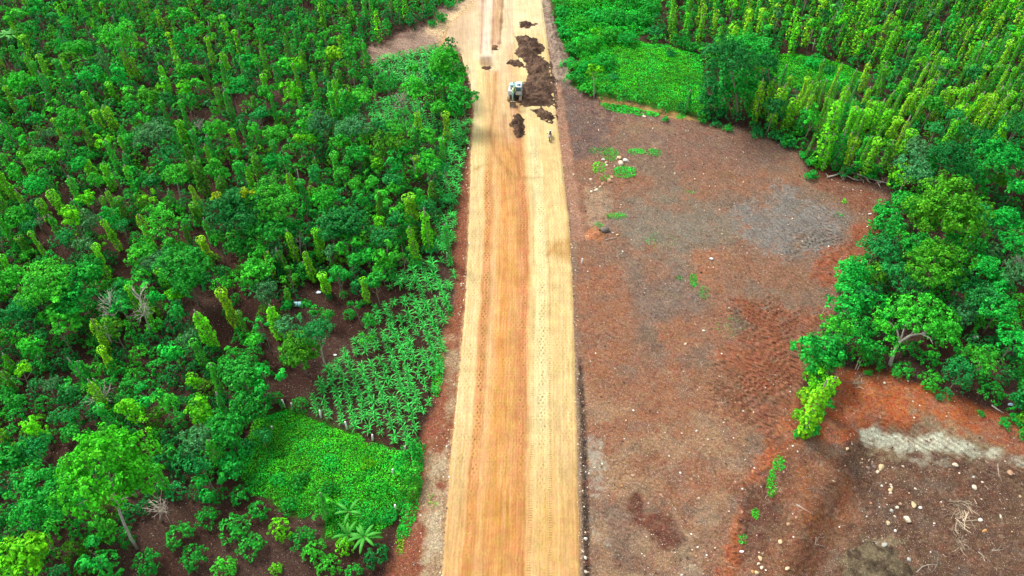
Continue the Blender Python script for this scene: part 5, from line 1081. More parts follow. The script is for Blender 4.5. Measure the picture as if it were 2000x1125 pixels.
for a in ((1178, 311, 4.2, 'white', 'white rounded boulder at the left of the weed patches'), (1209, 308, 5.6, 'tan', 'tan hollow boulder, top of the cluster of three', .9), (1213, 319, 7.2, 'pale', 'pale brown boulder, lowest of the cluster of three', .8), (1223, 313, 6.2, 'white', 'whitish boulder, right one of the cluster of three', .9), (1184, 317, 3.8, 'tan', 'small tan stone below the white boulder'), (1185, 322, 2.8, 'pale', 'smaller pale stone under the small tan stone'), (1195, 317, 2, 'grey', 'small grey stone between white boulder and cluster'), (1200, 324, 2, 'pale', 'tiny pink white stone left of the dense weeds'),
          (1191, 353, 6.6, 'brown', 'reddish brown boulder below the yellowish weeds', .8), (1195, 345, 5, 'brown', 'flat pinkish rock touching the reddish brown boulder', .5), (1177, 358, 4.2, 'brown', 'brown stone, second in the slanting row'), (1172, 365, 4, 'tan', 'tan stone, third in the slanting row'), (1165, 371, 5.2, 'pale', 'largest pale stone at the lower end of the slanting row'), (1155, 373, 3.6, 'pale', 'flat pale stone at the end of the slanting row', .4), (1154, 350, 3.6, 'pale', 'lone pale stone beside the road strip, level with the row'), (1163, 365, 2.5, 'tan', 'pebble sized stone beside the slanting row'),
          (1318, 338, 3, 'pale', 'small pale stone in the upper middle of the field'), (1206, 458, 3.6, 'tan', 'stone right of the culvert hole'), (1197, 454, 2.2, 'white', 'small white stone next to the culvert hole'), (1411, 456, 2.6, 'tan', 'small tan stone on red soil right of the seedlings'), (1452, 355, 2.6, 'tan', 'tan stone on the grey soil rim'), (1372, 319, 2.4, 'brown', 'brown stone in the upper right field'), (1452, 296, 2, 'pale', 'pale stone near the top edge of the field'),
          (1339, 671, 3.2, 'pale', 'pale stone at the lower edge of the round red patch'), (1375, 645, 3.4, 'white', 'whitish stone right of the round red patch'), (1289, 674, 3.2, 'dark', 'dark stone left of the pale one by the red patch'), (1329, 923, 2.8, 'white', 'white stone on the gravelly red brown soil'), (1450, 1000, 3.6, 'brown', 'brown stone left of the lower grass tuft'), (1214, 948, 3, 'orange', 'orange stone above the dark soil patch'), (1237, 928, 4.5, 'brown', 'flat reddish rock above the orange stone', .5), (1365, 972, 3.2, 'tan', 'tan stone below the pale gravel patch'), (1291, 966, 3.4, 'brown', 'reddish stone above the dark soil patch'),
          (1144, 1052, 4.6, 'white', 'white stone in the ditch, uppermost of three'), (1143, 1089, 4.4, 'white', 'white stone in the ditch, middle of three'), (1144, 1117, 5, 'pale', 'pale stone in the ditch at the bottom edge'), (1129, 1049, 2.4, 'pale', 'small pale stone between road and ditch'), (1144, 921, 2.2, 'white', 'small white stone at the ditch rim'),
          (1721, 913, 8, 'tan', 'large tan boulder above the line of stones in the pit', .9), (1714, 921, 4.6, 'pale', 'small pale stone under the large tan boulder'), (1708, 912, 5, 'dark', 'dark stone touching the large tan boulder'), (1697, 915, 5.4, 'dark', 'dark stone, second left of the large tan boulder'), (1704, 905, 4.2, 'dark', 'dark stone above the large tan boulder'), (1696, 923, 4.5, 'dark', 'dark stone at the edge of the grey soil lip'), (1655, 876, 4.6, 'tan', 'tan stone on the dark soil left of the white band'), (1632, 868, 3.5, 'dark', 'dark stone at the upper left end of the dark soil'),
          (1866, 907, 6, 'pale', 'pale stone just below the greenish white band'), (1975, 920, 7.5, 'brown', 'half buried brown rock at the right under the white band', .6), (1903, 952, 6.2, 'pale', 'pale knobbly stone at the head of the dry root clump', .9), (1785, 986, 7.6, 'tan', 'yellowish boulder in the pit, upper of the two largest'), (1798, 991, 4.4, 'white', 'white stone beside the yellowish boulder'), (1772, 1014, 9.6, 'pale', 'largest pale boulder in the pit, with a cracked top', .8), (1749, 1036, 3.6, 'white', 'white oval stone below the largest pale boulder'),
          (1735, 1021, 5.2, 'tan', 'tan stone at the lower end of the stone line'), (1748, 1008, 3.8, 'pale', 'pale stone left of the largest boulder'), (1742, 997, 5.4, 'grey', 'grey stone in the stone line left of the boulders'), (1753, 991, 5, 'pale', 'light stone in the stone line, level with the boulders'), (1759, 984, 4.4, 'brown', 'brown stone near the top of the lower stone line'), (1740, 956, 5, 'tan', 'tan stone in the middle of the upper stone column'), (1742, 951, 4, 'pale', 'pale stone resting above the tan one in the upper column'), (1740, 946, 3, 'pale', 'topmost small stone of the upper column'), (1739, 962, 4, 'pale', 'lowest stone of the upper column'), (1722, 948, 3.2, 'white', 'small white stone left of the upper column'), (1741, 968, 3.2, 'dark', 'dark pebble under the upper column'), (1734, 1009, 3.4, 'dark', 'dark stone between grey and tan stones of the line'),
          (1915, 1015, 5, 'white', 'whitish stone in the right part of the pit'), (1923, 1036, 6, 'orange', 'oblong orange stone in the right part of the pit', .5, .6), (1955, 1008, 5.5, 'pale', 'long flat pale stone at the right of the pit', .35, .4), (1789, 954, 3, 'pale', 'pale stone on the brown track of the pit'), (1902, 931, 3.6, 'grey', 'grey stone below the white band'), (1920, 941, 3, 'pale', 'small pale stone above the dry roots'), (1993, 969, 3, 'tan', 'tan stone at the right edge of the pit'), (1764, 910, 3.2, 'pale', 'pale stone below the white rubble'),
          (1728, 1064, 7, 'grey', 'grey round boulder at the head of the rubble heap'), (1743, 1107, 8, 'pale', 'pale greenish boulder in the rubble heap'), (1776, 1092, 6, 'grey', 'grey stone right of the rubble heap', .7), (1773, 1120, 3.6, 'olive' if False else 'tan', 'tan stone at the bottom edge right of the rubble heap'), (1662, 1077, 4, 'dark', 'dark stone left of the rubble heap'),
          (1524, 1058, 5.6, 'tan', 'yellowish egg shaped stone on the red soil left of the pit', .8), (1538, 1110, 6, 'tan', 'yellowish stone near the bottom edge left of the pit'), (1540, 1023, 4.8, 'brown', 'brown white stone on the dark soil, left of two', .8), (1555, 1011, 4, 'brown', 'brown stone right of its brown white neighbour'), (1485, 1090, 6, 'tan', 'largest yellow stone of the small pile at bottom'), (1478, 1118, 5, 'tan', 'lower yellow stone of the small pile'), (1488, 1108, 4.5, 'pale', 'middle pale stone of the small pile'), (1470, 1115, 4, 'orange', 'orange stone of the small pile'), (1482, 1100, 3.5, 'pale', 'upper small stone of the small pile'), (1558, 881, 2.4, 'white', 'white pebble above the grass strip'),
          (917, 474, 3.6, 'white', 'white stone on the left road edge beside the maize'), (914, 521, 2.4, 'white', 'small white stone lower on the left road edge'), (898, 743, 4.4, 'tan', 'tan stone beside the road, right of a pair'), (883, 744, 3, 'brown', 'smaller brown stone left of the tan pair stone'), (915, 289, 3, 'white', 'white stone by the road below the roadside tree'), (877, 931, 2.6, 'white', 'white stone on the gravel verge'), (902, 341, 2.6, 'pale', 'pale stone on the purple brown verge'), (901, 554, 2.6, 'pale', 'pale stone on the red verge by the maize'),
          (1728, 747, 3, 'white', 'white stone on the crest of the red bank'), (1402, 503, 0.1, 'white', ''), (1563, 655, 2, 'tan', 'tan pebble among the plough marks'), (1275, 250, 2.2, 'pale', 'pale stone on the tan patch at the top'), (1258, 226, 4, 'pale', 'pale stone at the foot of the grass bank', .5), (1120, 340, 2.5, 'pale', 'pale stone by the roadside strip'), (1216, 490, 2.4, 'white', 'white stone above the red soil'), (1172, 519, 2, 'white', 'white pebble on the red soil near the stake')):
    if a[4]: rock(*a)

# ------------------------------------------------------------------ pebbles, clods and straw: too many to count
def scatter_pebbles(name, m, n, seed, smin, smax, colf, label, dens):
    r = np.random.default_rng(seed); px = r.uniform(780, 2080 if n > 6000 else 1180, n * (3 if n > 6000 else 16)); py = r.uniform(-30, 1180, len(px))
    # spread over the ground itself: keep by true area
    W = np.array([unproject(a, b)[:2] for a, b in zip(px, py)]); keep = r.random(len(px)) < (np.linalg.norm(np.c_[W, np.full(len(W), H)], axis=1) / 150) ** 2.4
    W, px, py = W[keep], px[keep], py[keep]
    d = dens(px, py, W[:, 0], W[:, 1]); k = r.random(len(d)) < d; W = W[k][:n]; k_n = len(W)
    z = height(W[:, 0], W[:, 1]); s = smin * (smax / smin) ** (r.random(k_n) ** 2.2)
    base_v = np.array([[1, 0, 0], [0, 1, 0], [-1, 0, 0], [0, -1, 0], [0, 0, .8], [0, 0, -.5]]); T = np.array([[0, 1, 4], [1, 2, 4], [2, 3, 4], [3, 0, 4]])
    a = r.uniform(0, 6.28, k_n); c_, s_ = np.cos(a), np.sin(a)
    V = base_v[None] * r.uniform(.6, 1.2, (k_n, 6, 3)) * s[:, None, None]; x = V[..., 0] * c_[:, None] - V[..., 1] * s_[:, None]; y = V[..., 0] * s_[:, None] + V[..., 1] * c_[:, None]
    V = np.stack([x + W[:, :1], y + W[:, 1:2], V[..., 2] + z[:, None] + .04 + .2 * s[:, None]], -1).reshape(-1, 3)
    Fc = (T[None] + (np.arange(k_n) * 6)[:, None, None]).reshape(-1, 3); col = colf(r, k_n)
    o = obj(name, mesh_from(name, V, Fc, m, False, {'tint': np.repeat(col, 6, 0)}), color=(1, 1, 1)); o['kind'] = 'stuff'; o['label'] = label; o['category'] = 'stones'
GRAV = [[(905, 640), (860, 760), (840, 900), (790, 1125), (790, 1200), (865, 1200), (890, 880)], [(1135, 640), (1150, 830), (1165, 1125), (1145, 1200), (1132, 1000)], [(1160, 820), (1300, 840), (1480, 860), (1400, 1125), (1380, 1200), (1150, 1200)], [(1660, 840), (1860, 870), (1840, 930), (1700, 920)], [(1058, 0), (1085, 60), (1110, 110), (1112, 170), (1080, 170)], [(1110, 190), (1240, 215), (1200, 330), (1120, 330)], [(1660, 890), (1770, 890), (1790, 1040), (1720, 1040)], [(1640, 1050), (1800, 1060), (1800, 1200), (1620, 1200)]]
def dens(px, py, x, y):
    d = np.where(sdf(FIELD, px, py) > 0, .42, 0.0) + np.where(sdf(VERGE_L, px, py) > 0, .22, 0)
    for g_ in GRAV: d = np.where(sdf(g_, px, py) > 0, .9, d)
    d = np.where(sdf(ROAD_POLY, x, y) > -.15, 0, d); return d * smooth(fbm(x / 2, y / 2, 131, 3) * 1.5 + .7)
M_PEB = leaf_material('pebble_stone', .9, 0.0, .1)
pc = np.array([(.60, .54, .44), (.50, .40, .28), (.40, .26, .18), (.66, .64, .58), (.30, .22, .17), (.50, .32, .18)])
scatter_pebbles('pebbles', M_PEB, 24000, 91, .022, .12, lambda r, n: pc[r.integers(6, size=n)] * r.uniform(.7, 1.2, (n, 1)), 'pale and brown pebbles scattered over the bare earth', dens)
def dens2(px, py, x, y):
    d = np.where(sdf(FIELD, px, py) > 10, .45, 0.0) + np.where(sdf(VERGE_L, px, py) > 0, .2, 0); return np.where(sdf(ROAD_POLY, x, y) > -.15, 0, d)
pc2 = np.array([(.16, .09, .06), (.11, .07, .055), (.2, .1, .06)])
def dens3(px, py, x, y):
    q = sdf(ROAD_POLY, x, y); return np.where((q < -.02) & (q > -.8) & (py > -20), 1.0, 0)
scatter_pebbles('shoulder_gravel', M_PEB, 5200, 97, .03, .13, lambda r, n: np.array([(.5, .36, .2), (.36, .24, .15), (.6, .5, .36), (.2, .13, .1)])[r.integers(4, size=n)] * r.uniform(.7, 1.2, (n, 1)), 'crumbled earth and small stones along both road shoulders', dens3)
scatter_pebbles('earth_clods', M_PEB, 16000, 92, .03, .15, lambda r, n: pc2[r.integers(3, size=n)] * r.uniform(.6, 1.2, (n, 1)), 'small clods of broken earth over the cleared field', dens2)
def straws(name, n, poly, seed, label, L0=.5, wd_=.03):
    r = np.random.default_rng(seed); W = polyw(poly); mn, mx = W.min(0), W.max(0); x = r.uniform(mn[0], mx[0], n * 3); y = r.uniform(mn[1], mx[1], n * 3); k = (sdf(W, x, y) > .3) & (sdf(ROAD_POLY, x, y) < -.5) & (fbm(x / 4, y / 4, seed, 3) > -.2); x, y = x[k][:n], y[k][:n]; n = len(x)
    a = r.uniform(0, 6.28, n); cv = r.normal(0, .9, n); L = L0 * r.uniform(.4, 1.8, n); w_ = wd_ * r.uniform(.6, 1.5, n); z = height(x, y) + .09; V = []
    px_, py_ = x.copy(), y.copy(); out = []
    for j in range(4):
        nx_, ny_ = -np.sin(a), np.cos(a); out.append(np.stack([px_ - nx_ * w_, py_ - ny_ * w_, z], -1)); out.append(np.stack([px_ + nx_ * w_, py_ + ny_ * w_, z + .02], -1))
        px_ = px_ + np.cos(a) * L / 3; py_ = py_ + np.sin(a) * L / 3; a = a + cv * .6; z = z + r.uniform(-.02, .04, n)
    V = np.stack(out, 1).reshape(-1, 3); q = np.array([[0, 1, 3, 2], [2, 3, 5, 4], [4, 5, 7, 6]]); Fc = (q[None] + (np.arange(n) * 8)[:, None, None]).reshape(-1, 4)
    c = np.array([(.30, .23, .16), (.36, .29, .2), (.2, .14, .1)])[r.integers(3, size=n)] * r.uniform(.7, 1.15, (n, 1))
    o = obj(name, mesh_from(name, V, Fc, M_PEB, False, {'tint': np.repeat(c, 8, 0)}), color=(1, 1, 1)); o['kind'] = 'stuff'; o['label'] = label; o['category'] = 'debris'
straws('straw_debris', 1700, FIELD, 93, 'dry twigs, roots and straw scattered over the cleared field', .34, .014)
straws('root_clump', 90, [(1875, 950), (1920, 950), (1912, 1000), (1880, 1015), (1870, 985)], 94, 'tangle of dry yellowish roots in the pit', 1.0, .018)
straws('twig_litter', 70, [(1870, 1000), (1900, 1000), (1910, 1060), (1880, 1070)], 95, 'thin dry twigs below the root tangle in the pit', .8, .012)
straws('twig_litter', 60, [(1660, 730), (1690, 725), (1690, 760), (1660, 765)], 96, 'dead twigs at the foot of the trees on the bank crest', .6, .02)
# brush pile and single dead branches
def branch(pts, r, label, name='dead_branch', twigs=0, m=None, grp='dead branches and logs on the bare earth'):
    P0 = gpoint(*pts[0]); mb = MB(); W = []
    for i, p in enumerate(pts):
        x, y, z = gpoint(*p[:2]); W.append(np.array([x - P0[0], y - P0[1], z - P0[2] + r * .9 + (p[2] if len(p) > 2 else 0)]))
    mb.tube(W, np.linspace(r, r * .45, len(W)), 7); rg = np.random.default_rng(int(pts[0][0]))
    for i in range(twigs):
        b = W[rg.integers(len(W))]; dv = rg.normal(size=3); dv[2] = abs(dv[2]) * .3; mb.tube([b, b + dv * .35, b + dv * .6 + rg.normal(size=3) * .1], [r * .4, r * .3, r * .12], 4)
    o = mb.build(name, m or M_WOOD); o.location = P0; return tag(o, label, 'branch', grp)
branch([(1617, 347), (1640, 341), (1660, 340, .3), (1690, 350, .2), (1712, 355)], .13, 'long grey dead trunk at the edge below the pepper columns', twigs=14)
branch([(1640, 338), (1652, 346, .2), (1668, 352), (1686, 353)], .10, 'forked grey branch lying across the long dead trunk', twigs=12)
branch([(1646, 352), (1648, 345, .4), (1656, 338, .6)], .07, 'short upright snag in the brush pile', twigs=8)
branch([(1700, 350), (1722, 358, .2), (1742, 362)], .08, 'dark twiggy branch at the right end of the brush pile', twigs=22)
branch([(1936, 792), (1947, 800), (1960, 808)], .09, 'straight pale log lying at the crest near the right edge', m=M_BARKW)
branch([(1670, 722), (1675, 706, .9)], .06, 'thin cut stem at the foot of the trees on the bank'); branch([(1674, 724), (1680, 708, .8)], .05, 'second thin cut stem right beside the first')
branch([(1937, 1075), (1947, 1075), (1960, 1073)], .05, 'short pale stick in the lower right of the pit', twigs=3); branch([(1790, 1118), (1800, 1108), (1812, 1103), (1830, 1103)], .05, 'curved pale twig near the bottom edge of the pit', twigs=5)
branch([(1610, 1068), (1592, 1063), (1594, 1050)], .05, 'dark bent root left of the pit', twigs=4); branch([(1555, 985), (1570, 995), (1588, 1005)], .06, 'dark twisted root near the brown stones', twigs=6)
branch([(1910, 1078), (1920, 1086), (1930, 1094)], .04, 'thin straight twig right of the rubble heap', twigs=3); branch([(1950, 905), (1951, 925), (1951, 935)], .05, 'dry root hanging down the white band', twigs=8)
branch([(1747, 428), (1750, 415, .7)], .06, 'pale broken stem at the field edge by the feathery tree', m=M_BARKW); branch([(1500, 600), (1492, 604), (1484, 603)], .04, 'pale forked twig on the field between red patches', m=M_BARKW, twigs=4)
branch([(1180, 470), (1200, 465), (1215, 463)], .05, 'thin root lying below the culvert hole', twigs=3)

# ------------------------------------------------------------------ marker stakes, bags, culvert hole
for b_, t_, lb in (((556, 795), 782, 'white stake at the upper left corner of the maize'), ((572, 799), 786, 'thicker white stake right of the corner stake'), ((627, 816), 801, 'white stake at the maize edge, third from the upper left'), ((678, 838), 825, 'white stake on the maize edge above the grass'), ((728, 860), 849, 'white stake halfway down the grass edge'), ((791, 881), 871, 'white stake at the lower right corner of the maize'), ((768, 928), 915, 'thin white stake in the creepers'), ((772, 996), 986, 'leaning grey stake beside the verge grass'), ((873, 503), 494, 'white stake at the top of the main maize patch'), ((1136, 515), 505, 'white stake beside the road on the cleared field'), ((532, 838), 832, 'low white stake at the left end of the grass')):
    x, y, z = gpoint(*b_); h = max(.5, top_height(x, y, z, t_)); mb = MB(); mb.box((0, 0, h / 2 - .05), (.17, .17, h + .1), taper=.85, bev=.02); o = mb.build('marker_stake', M_STAKE); o.location = (x, y, z); o.rotation_euler = (.06, .05, x * 7 % 3); tag(o, lb, 'stake', 'white concrete boundary stakes')
def bag(px, py, rpx, col, label, lift=.06, sq=.7, name='plastic_bag', cat='bag'):
    x, y, z = gpoint(px, py); r = rpx * project([x, y, z])[1] / F; rg = np.random.default_rng(int(px))
    import bmesh
    bm = bmesh.new(); bmesh.ops.create_icosphere(bm, subdivisions=3, radius=1)
    for v in bm.verts:
        p = np.array(v.co); v.co = p * (1 + .35 * fbm(p[0] * 2.5 + px, p[1] * 2.5 + p[2] * 4, int(px), 3)) * [r, r * sq, r * .35]
    me = bpy.data.meshes.new(name); bm.to_mesh(me); bm.free(); me.materials.append(plain(name + '_sheet', col, .4, .4, .15, 5))
    o = obj(name, me, None, (x, y, z + r * .2 + lift)); return tag(o, label, cat)
bag(1389, 506, 3.4, (.8, .8, .8), 'crumpled white plastic bag on the red patch of the field'); bag(1448, 1078, 4.2, (.8, .8, .82), 'white plastic bag under the lone grass tuft at the bottom', sq=.5)
bag(623, 572, 4.5, (.65, .75, .85), 'small blue white bag in the shade of the trees'); bag(1973, 791, 5, (.35, .5, .62), 'pale blue bag on the ground near the right edge'); bag(1699, 419, 3.6, (.82, .8, .76), 'white scrap at the right edge of the field', sq=.4)
bag(1900, 664, 7, (.62, .66, .58), 'pale sack standing in the gap of the right stand', lift=.5, sq=.7, name='sack', cat='sack'); bag(1982, 27, 4, (.8, .8, .8), 'white bag among the pepper rows near the upper right corner', lift=.8); bag(655, 694, 3.2, (.75, .75, .72), 'small whitish scrap beside the maize corner', sq=.6)
x, y, z = gpoint(583, 597)
t = empty('water_drum', (x, y, z + .3), radians(4))
mb = MB(); mb.tube([(-.52, 0, 0), (-.5, 0, 0), (.5, 0, 0), (.52, 0, 0)], [.24, .29, .29, .24], 18); mb.build('drum', plain('turquoise_plastic', (.45, .82, .86), .35, .5, .08), t, smooth_=False)
mb = MB()
for a in (-.46, 0, .46): mb.tube([(a - .025, 0, 0), (a + .025, 0, 0)], [.305, .305], 18)
mb.build('hoop', plain('blue_plastic', (.03, .16, .36), .4), t); MB().tube([(-.53, 0, .1), (-.58, 0, .1)], [.05, .05], 10).build('cap', plain('blue_cap', (.03, .16, .36), .4), t)
tag(t, 'pale turquoise drum lying on the soil under the plantation trees', 'drum')
x, y, z = gpoint(1181, 451)
t = empty('culvert_pipe', (x, y, z + .12), radians(20)); mb = MB()
n = 18
for k, (r1, x1) in enumerate(((.36, -.5), (.36, .5), (.28, .5), (.28, -.5))):
    pass
V = []; Q = []
for (r1, x1) in ((.36, -.6), (.36, .5), (.27, .5), (.27, -.55)):
    V += [(x1, r1 * cos(2 * pi * k / n), r1 * sin(2 * pi * k / n)) for k in range(n)]
for s_i in range(3): Q += [(s_i * n + k, s_i * n + (k + 1) % n, (s_i + 1) * n + (k + 1) % n, (s_i + 1) * n + k) for k in range(n)]
mb.add(V, Q); mb.build('pipe', plain('old_concrete', (.16, .14, .12), .9, .1), t); tag(t, 'dark mouth of a half buried pipe behind the orange sand fan', 'pipe')

# ------------------------------------------------------------------ excavator, facing down the picture
M_EXW = plain('excavator_white', (.50, .54, .53), .4, .5, .1); M_EXG = plain('excavator_green', (.30, .55, .03), .4, .5, .1); M_EXD = plain('excavator_dark', (.03, .035, .045), .6, .4, .2)
M_EXT = plain('muddy_steel', (.42, .33, .22), .75, .3, .3, 8); M_EXB = plain('teal_grey_paint', (.22, .40, .38), .4, .5, .15)
mg, ntg, Ng, Lg = mat('cab_glass'); p = Ng('ShaderNodeBsdfPrincipled'); p.inputs['Base Color'].default_value = (.05, .14, .20, 1); p.inputs['Roughness'].default_value = .12; Lg(p.outputs[0], Ng('ShaderNodeOutputMaterial').inputs[0])
M_CHR = plain('piston_chrome', (.7, .7, .7), .25, .6, .02, metal=1.0)
q = unproject(1007, 200, ROAD_Z); ex = empty('excavator', (q[0] - .05, q[1] + 1.4, ROAD_Z + .02), radians(-6)); ex.scale = (.88, .88, .88)
tag(ex, 'white and green crawler excavator working on the road', 'excavator')
def part(name, mb, m, parent=ex): return mb.build(name, m, parent)
for s in (-1, 1):
    mb = MB(); L = 2.9; r = .36; pr = [(-L / 2 + r + r * cos(a), r + r * sin(a)) for a in np.linspace(pi / 2, 3 * pi / 2, 8)] + [(L / 2 - r + r * cos(a), r + r * sin(a)) for a in np.linspace(-pi / 2, pi / 2, 8)]
    V = [(s * .98 - .22, y_, z_) for y_, z_ in pr] + [(s * .98 + .22, y_, z_) for y_, z_ in pr]; n = len(pr); mb.add(V, [(i, (i + 1) % n, n + (i + 1) % n, n + i) for i in range(n)])
    mb.box((s * .98, 0, r), (.36, L - .7, .42), bev=.05)
    tk = part('track', mb, M_EXT); pm = MB()
    for i in range(17): yy = -L / 2 + .25 + i * (L - .5) / 16; pm.box((s * .98, yy, 2 * r + .02), (.46, .10, .05))
    for i in range(5):
        a = pi + (i + .5) * pi / 5 - pi / 2 + pi
        for e, yc in ((1, L / 2 - r), (-1, -L / 2 + r)): pm.box((s * .98, yc + e * (r + .02) * cos(-pi / 2 + (i + .5) * pi / 5), r + (r + .02) * sin(-pi / 2 + (i + .5) * pi / 5)), (.46, .07, .07))
    pm.build('grouser', M_EXT, tk)
part('undercarriage', MB().box((0, 0, .45), (1.5, 1.4, .35), bev=.06).tube([(0, 0, .6), (0, 0, .82)], [.5, .5], 16), M_EXD)
part('body', MB().box((-.62, .35, 1.2), (1.05, 2.3, .75), bev=.08).box((-.62, -.55, 1.02), (.95, .6, .42), bev=.06), M_EXW)
part('engine_cover', MB().box((0, 1.15, 1.28), (2.2, .95, .9), bev=.12), M_EXB); part('counterweight', MB().box((0, 1.72, 1.1), (2.15, .38, .72), bev=.14), M_EXW)
part('exhaust', MB().tube([(-.35, 1.1, 1.7), (-.35, 1.1, 2.05)], [.06, .06], 8), M_EXD); part('grille', MB().box((-.62, .55, 1.585), (.5, .7, .03)).box((-.62, -.15, 1.585), (.4, .4, .03)), M_EXD)
part('handrail', MB().tube([(-1.1, -.5, 1.25), (-1.1, -.5, 1.9), (-1.1, .5, 1.9), (-1.1, .5, 1.6)], .025, 6), M_EXW)
cab = part('cab', MB().box((.62, -.1, 1.25), (.95, 1.6, .7), bev=.05).box((.20, -.85, 2.0), (.07, .07, .9)).box((1.05, -.85, 2.0), (.07, .07, .9)).box((.20, .6, 2.0), (.07, .07, .9)).box((1.05, .6, 2.0), (.07, .07, .9)).box((.62, -.86, 1.66), (.85, .06, .12)), M_EXW)
part('roof', MB().box((.62, -.12, 2.5), (1.0, 1.6, .12), bev=.04), M_EXW, cab); part('windscreen', MB().box((.62, -.87, 2.05), (.78, .03, .76)), mg, cab); part('window', MB().box((1.07, -.12, 2.02), (.03, 1.35, .8)), mg, cab); part('window', MB().box((.18, -.12, 2.02), (.03, 1.35, .8)), mg, cab); part('roof_window', MB().box((.62, -.35, 2.565), (.55, .6, .02)), mg, cab)
bo = part('boom', MB().tube([(-.12, -.5, 1.35), (-.12, -1.2, 2.6), (-.12, -2.1, 3.05), (-.12, -3.1, 2.75)], [.17, .2, .18, .13], 4), M_EXG)
part('boom_cylinder', MB().tube([(.1, -.7, 1.1), (.1, -1.25, 2.1)], .06, 8).tube([(-.34, -.7, 1.1), (-.34, -1.25, 2.1)], .06, 8), M_CHR, bo)
ar = part('arm', MB().tube([(-.12, -2.9, 3.0), (-.12, -3.1, 2.7), (-.12, -2.9, 1.5), (-.12, -2.75, .95)], [.1, .15, .11, .08], 4), M_EXB); part('arm_cylinder', MB().tube([(-.12, -2.0, 3.3), (-.12, -2.85, 3.1)], .06, 8), M_CHR, ar)
V = []; prof = [(-.0, .95), (.38, .75), (.5, .4), (.35, .08), (.02, .0), (-.35, .1)]
mb = MB(); n = len(prof)
for s in (-.5, .5): V += [(-.12 + s, -2.75 + a, b) for a, b in prof]
mb.add(V, [(i, i + 1, n + i + 1, n + i) for i in range(n - 1)], [(0, i + 1, i) for i in range(1, n - 1)] + [(n, n + i, n + i + 1) for i in range(1, n - 1)]); bk = part('bucket', mb, M_EXT)
tm = MB()
for i in range(5): tm.box((-.52 + i * .2, -3.16, .10), (.08, .18, .06), taper=.6)
tm.build('tooth', M_EXT, bk)
bl = part('blade', MB().box((1.55, .5, .42), (.12, 1.4, .55), bev=.04), M_EXD)
# ------------------------------------------------------------------ motorbike
q = unproject(1074, 265, ROAD_Z + .45); mk = empty('motorbike', (q[0], q[1], ROAD_Z), radians(172)); tag(mk, 'small white and dark motorbike parked near the right edge of the road', 'motorbike')
M_RUB = plain('rubber', (.02, .02, .02), .8); M_RED = plain('red_plastic', (.35, .03, .05), .35, .5); M_SEAT = plain('black_seat', (.025, .022, .025), .6)
for yy in (-.62, .62):
    V = []; n = 16
    wm = MB(); ring = [(0, .24 * cos(2 * pi * k / n), .24 * sin(2 * pi * k / n)) for k in range(n + 1)]; wm.tube([(0, yy + a[1], .3 + a[2]) for a in ring], .055, 6); wh = part('wheel', wm, M_RUB, mk)
    part('rim', MB().tube([(-.03, yy, .3), (.03, yy, .3)], [.19, .19], 12), M_CHR, wh)
part('body', MB().box((0, -.30, .62), (.26, .75, .24), taper=.8, bev=.05).box((0, .12, .42), (.16, .5, .16), bev=.03), M_EXW, mk); part('front_fairing', MB().box((0, .48, .72), (.36, .16, .5), rx=.25, taper=.75, bev=.04), M_EXW, mk)
part('seat', MB().box((0, -.25, .79), (.26, .68, .1), bev=.035), M_SEAT, mk); part('fork', MB().tube([(.06, .62, .3), (.05, .5, .95)], .025, 6).tube([(-.06, .62, .3), (-.05, .5, .95)], .025, 6), M_CHR, mk)
part('handlebar', MB().tube([(-.34, .38, 1.02), (0, .48, .98), (.34, .38, 1.02)], .022, 6), M_SEAT, mk); part('side_panel', MB().box((.15, -.05, .55), (.04, .5, .18)).box((-.15, -.05, .55), (.04, .5, .18)), M_RED, mk); part('headlight', MB().box((0, .57, .9), (.16, .06, .12), bev=.02), M_STAKE, mk)
part('mirror', MB().box((-.3, .42, 1.15), (.1, .02, .07)).box((.3, .42, 1.15), (.1, .02, .07)), M_SEAT, mk); part('luggage_rack', MB().box((0, -.72, .8), (.2, .2, .03)), M_CHR, mk)
part('kickstand', MB().tube([(-.08, 0, .3), (-.24, .05, .02)], .02, 5), M_CHR, mk)

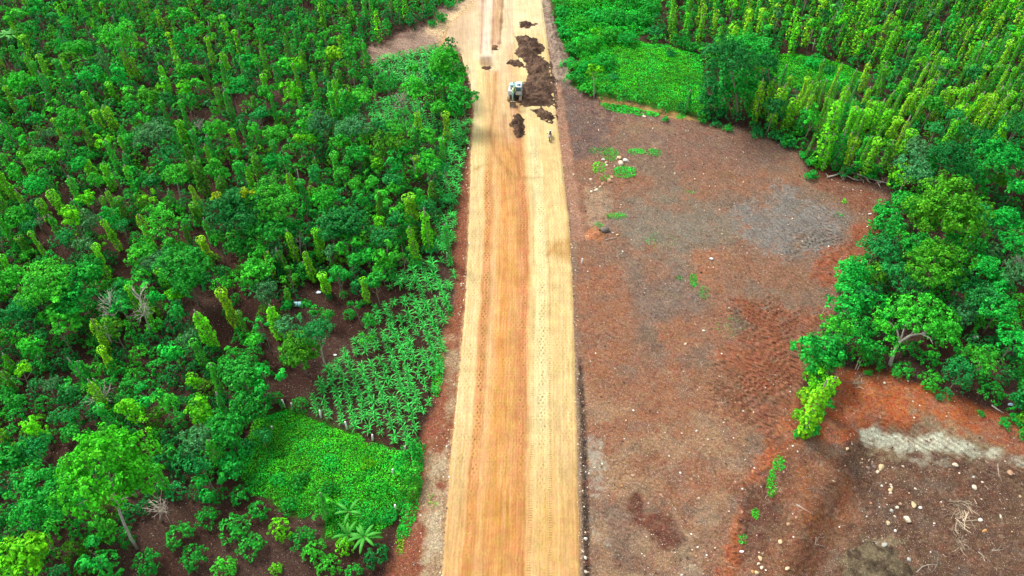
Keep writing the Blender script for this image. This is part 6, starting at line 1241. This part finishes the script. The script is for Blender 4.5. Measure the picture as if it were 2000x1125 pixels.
# ------------------------------------------------------------------ labels for the plants: look, then where from a thing one can find
LM = [(r[1], r[5]) for r in REG if r[5]] + [((1010, 200), 'excavator'), ((583, 595), 'turquoise drum'), ((700, 700), 'middle of the maize'), ((640, 860), 'tall grass below the maize'), ((790, 85), 'side track'), ((1665, 345), 'brush pile'), ((1580, 150), 'clearing in the pepper garden'),
      ((1990, 20), 'upper right corner'), ((20, 20), 'upper left corner'), ((20, 300), 'left edge banana plants'), ((500, 10), 'top left edge'), ((1700, 10), 'top right edge'), ((520, 220), 'upper path gap'), ((1980, 540), 'bare white branches'), ((270, 610), 'tall bare pale tree'), ((1250, 140), 'roadside meadow'), ((830, 440), 'roadside strip of maize')]
seen = {}; LM = [l for l in LM if not (l[1] in seen or seen.setdefault(l[1], 1) is None)]
DIRS = ['right', 'lower right', 'below', 'lower left', 'left', 'upper left', 'above', 'upper right']
PHR = {'right': 'right of the', 'lower right': 'below and right of the', 'below': 'below the', 'lower left': 'below and left of the', 'left': 'left of the', 'upper left': 'above and left of the', 'above': 'above the', 'upper right': 'above and right of the'}
ORD = 'first second third fourth fifth sixth seventh eighth ninth tenth eleventh twelfth thirteenth fourteenth fifteenth sixteenth seventeenth eighteenth nineteenth twentieth'.split()
def ordw(i):
    if i < 20: return ORD[i]
    return {2: 'twenty', 3: 'thirty', 4: 'forty', 5: 'fifty', 6: 'sixty'}[(i + 1) // 10 if (i + 1) // 10 < 7 else 6] + ('-' + ORD[(i + 1) % 10 - 1] if (i + 1) % 10 else 'th')
WORD['maize'] = 'leafy green'; buckets = {}
for r in REG:
    if r[4]: continue
    px, py = r[1]; best = min(LM, key=lambda l: (l[0][0] - px) ** 2 + (l[0][1] - py) ** 2)
    a = math.degrees(math.atan2(py - best[0][1], px - best[0][0])); k = DIRS[int(((a + 22.5) % 360) // 45)]; d = math.hypot(px - best[0][0], py - best[0][1])
    buckets.setdefault((WORD[r[3]] + ' ' + r[2], k, best[1]), []).append((d, r))
for (w_, k, l), v in buckets.items():
    v.sort(key=lambda t: t[0])
    for i, (d, r) in enumerate(v):
        w_ = w_
        r[0]['label'] = (w_ if len(v) == 1 else ordw(i) + ' ' + w_) + (' out, ' if len(v) > 1 else ' ') + PHR[k] + ' ' + l
for r in REG:
    l = r[0].get('label', '')
    if len(l.replace('-', ' ').split()) > 15: r[0]['label'] = l.replace(' out, ', ', ').replace('above and left of', 'upper left of').replace('above and right of', 'upper right of').replace('below and left of', 'lower left of').replace('below and right of', 'lower right of')
print('objects', len(bpy.data.objects), 'unique mesh quads', sum(len(m.polygons) for m in bpy.data.meshes))
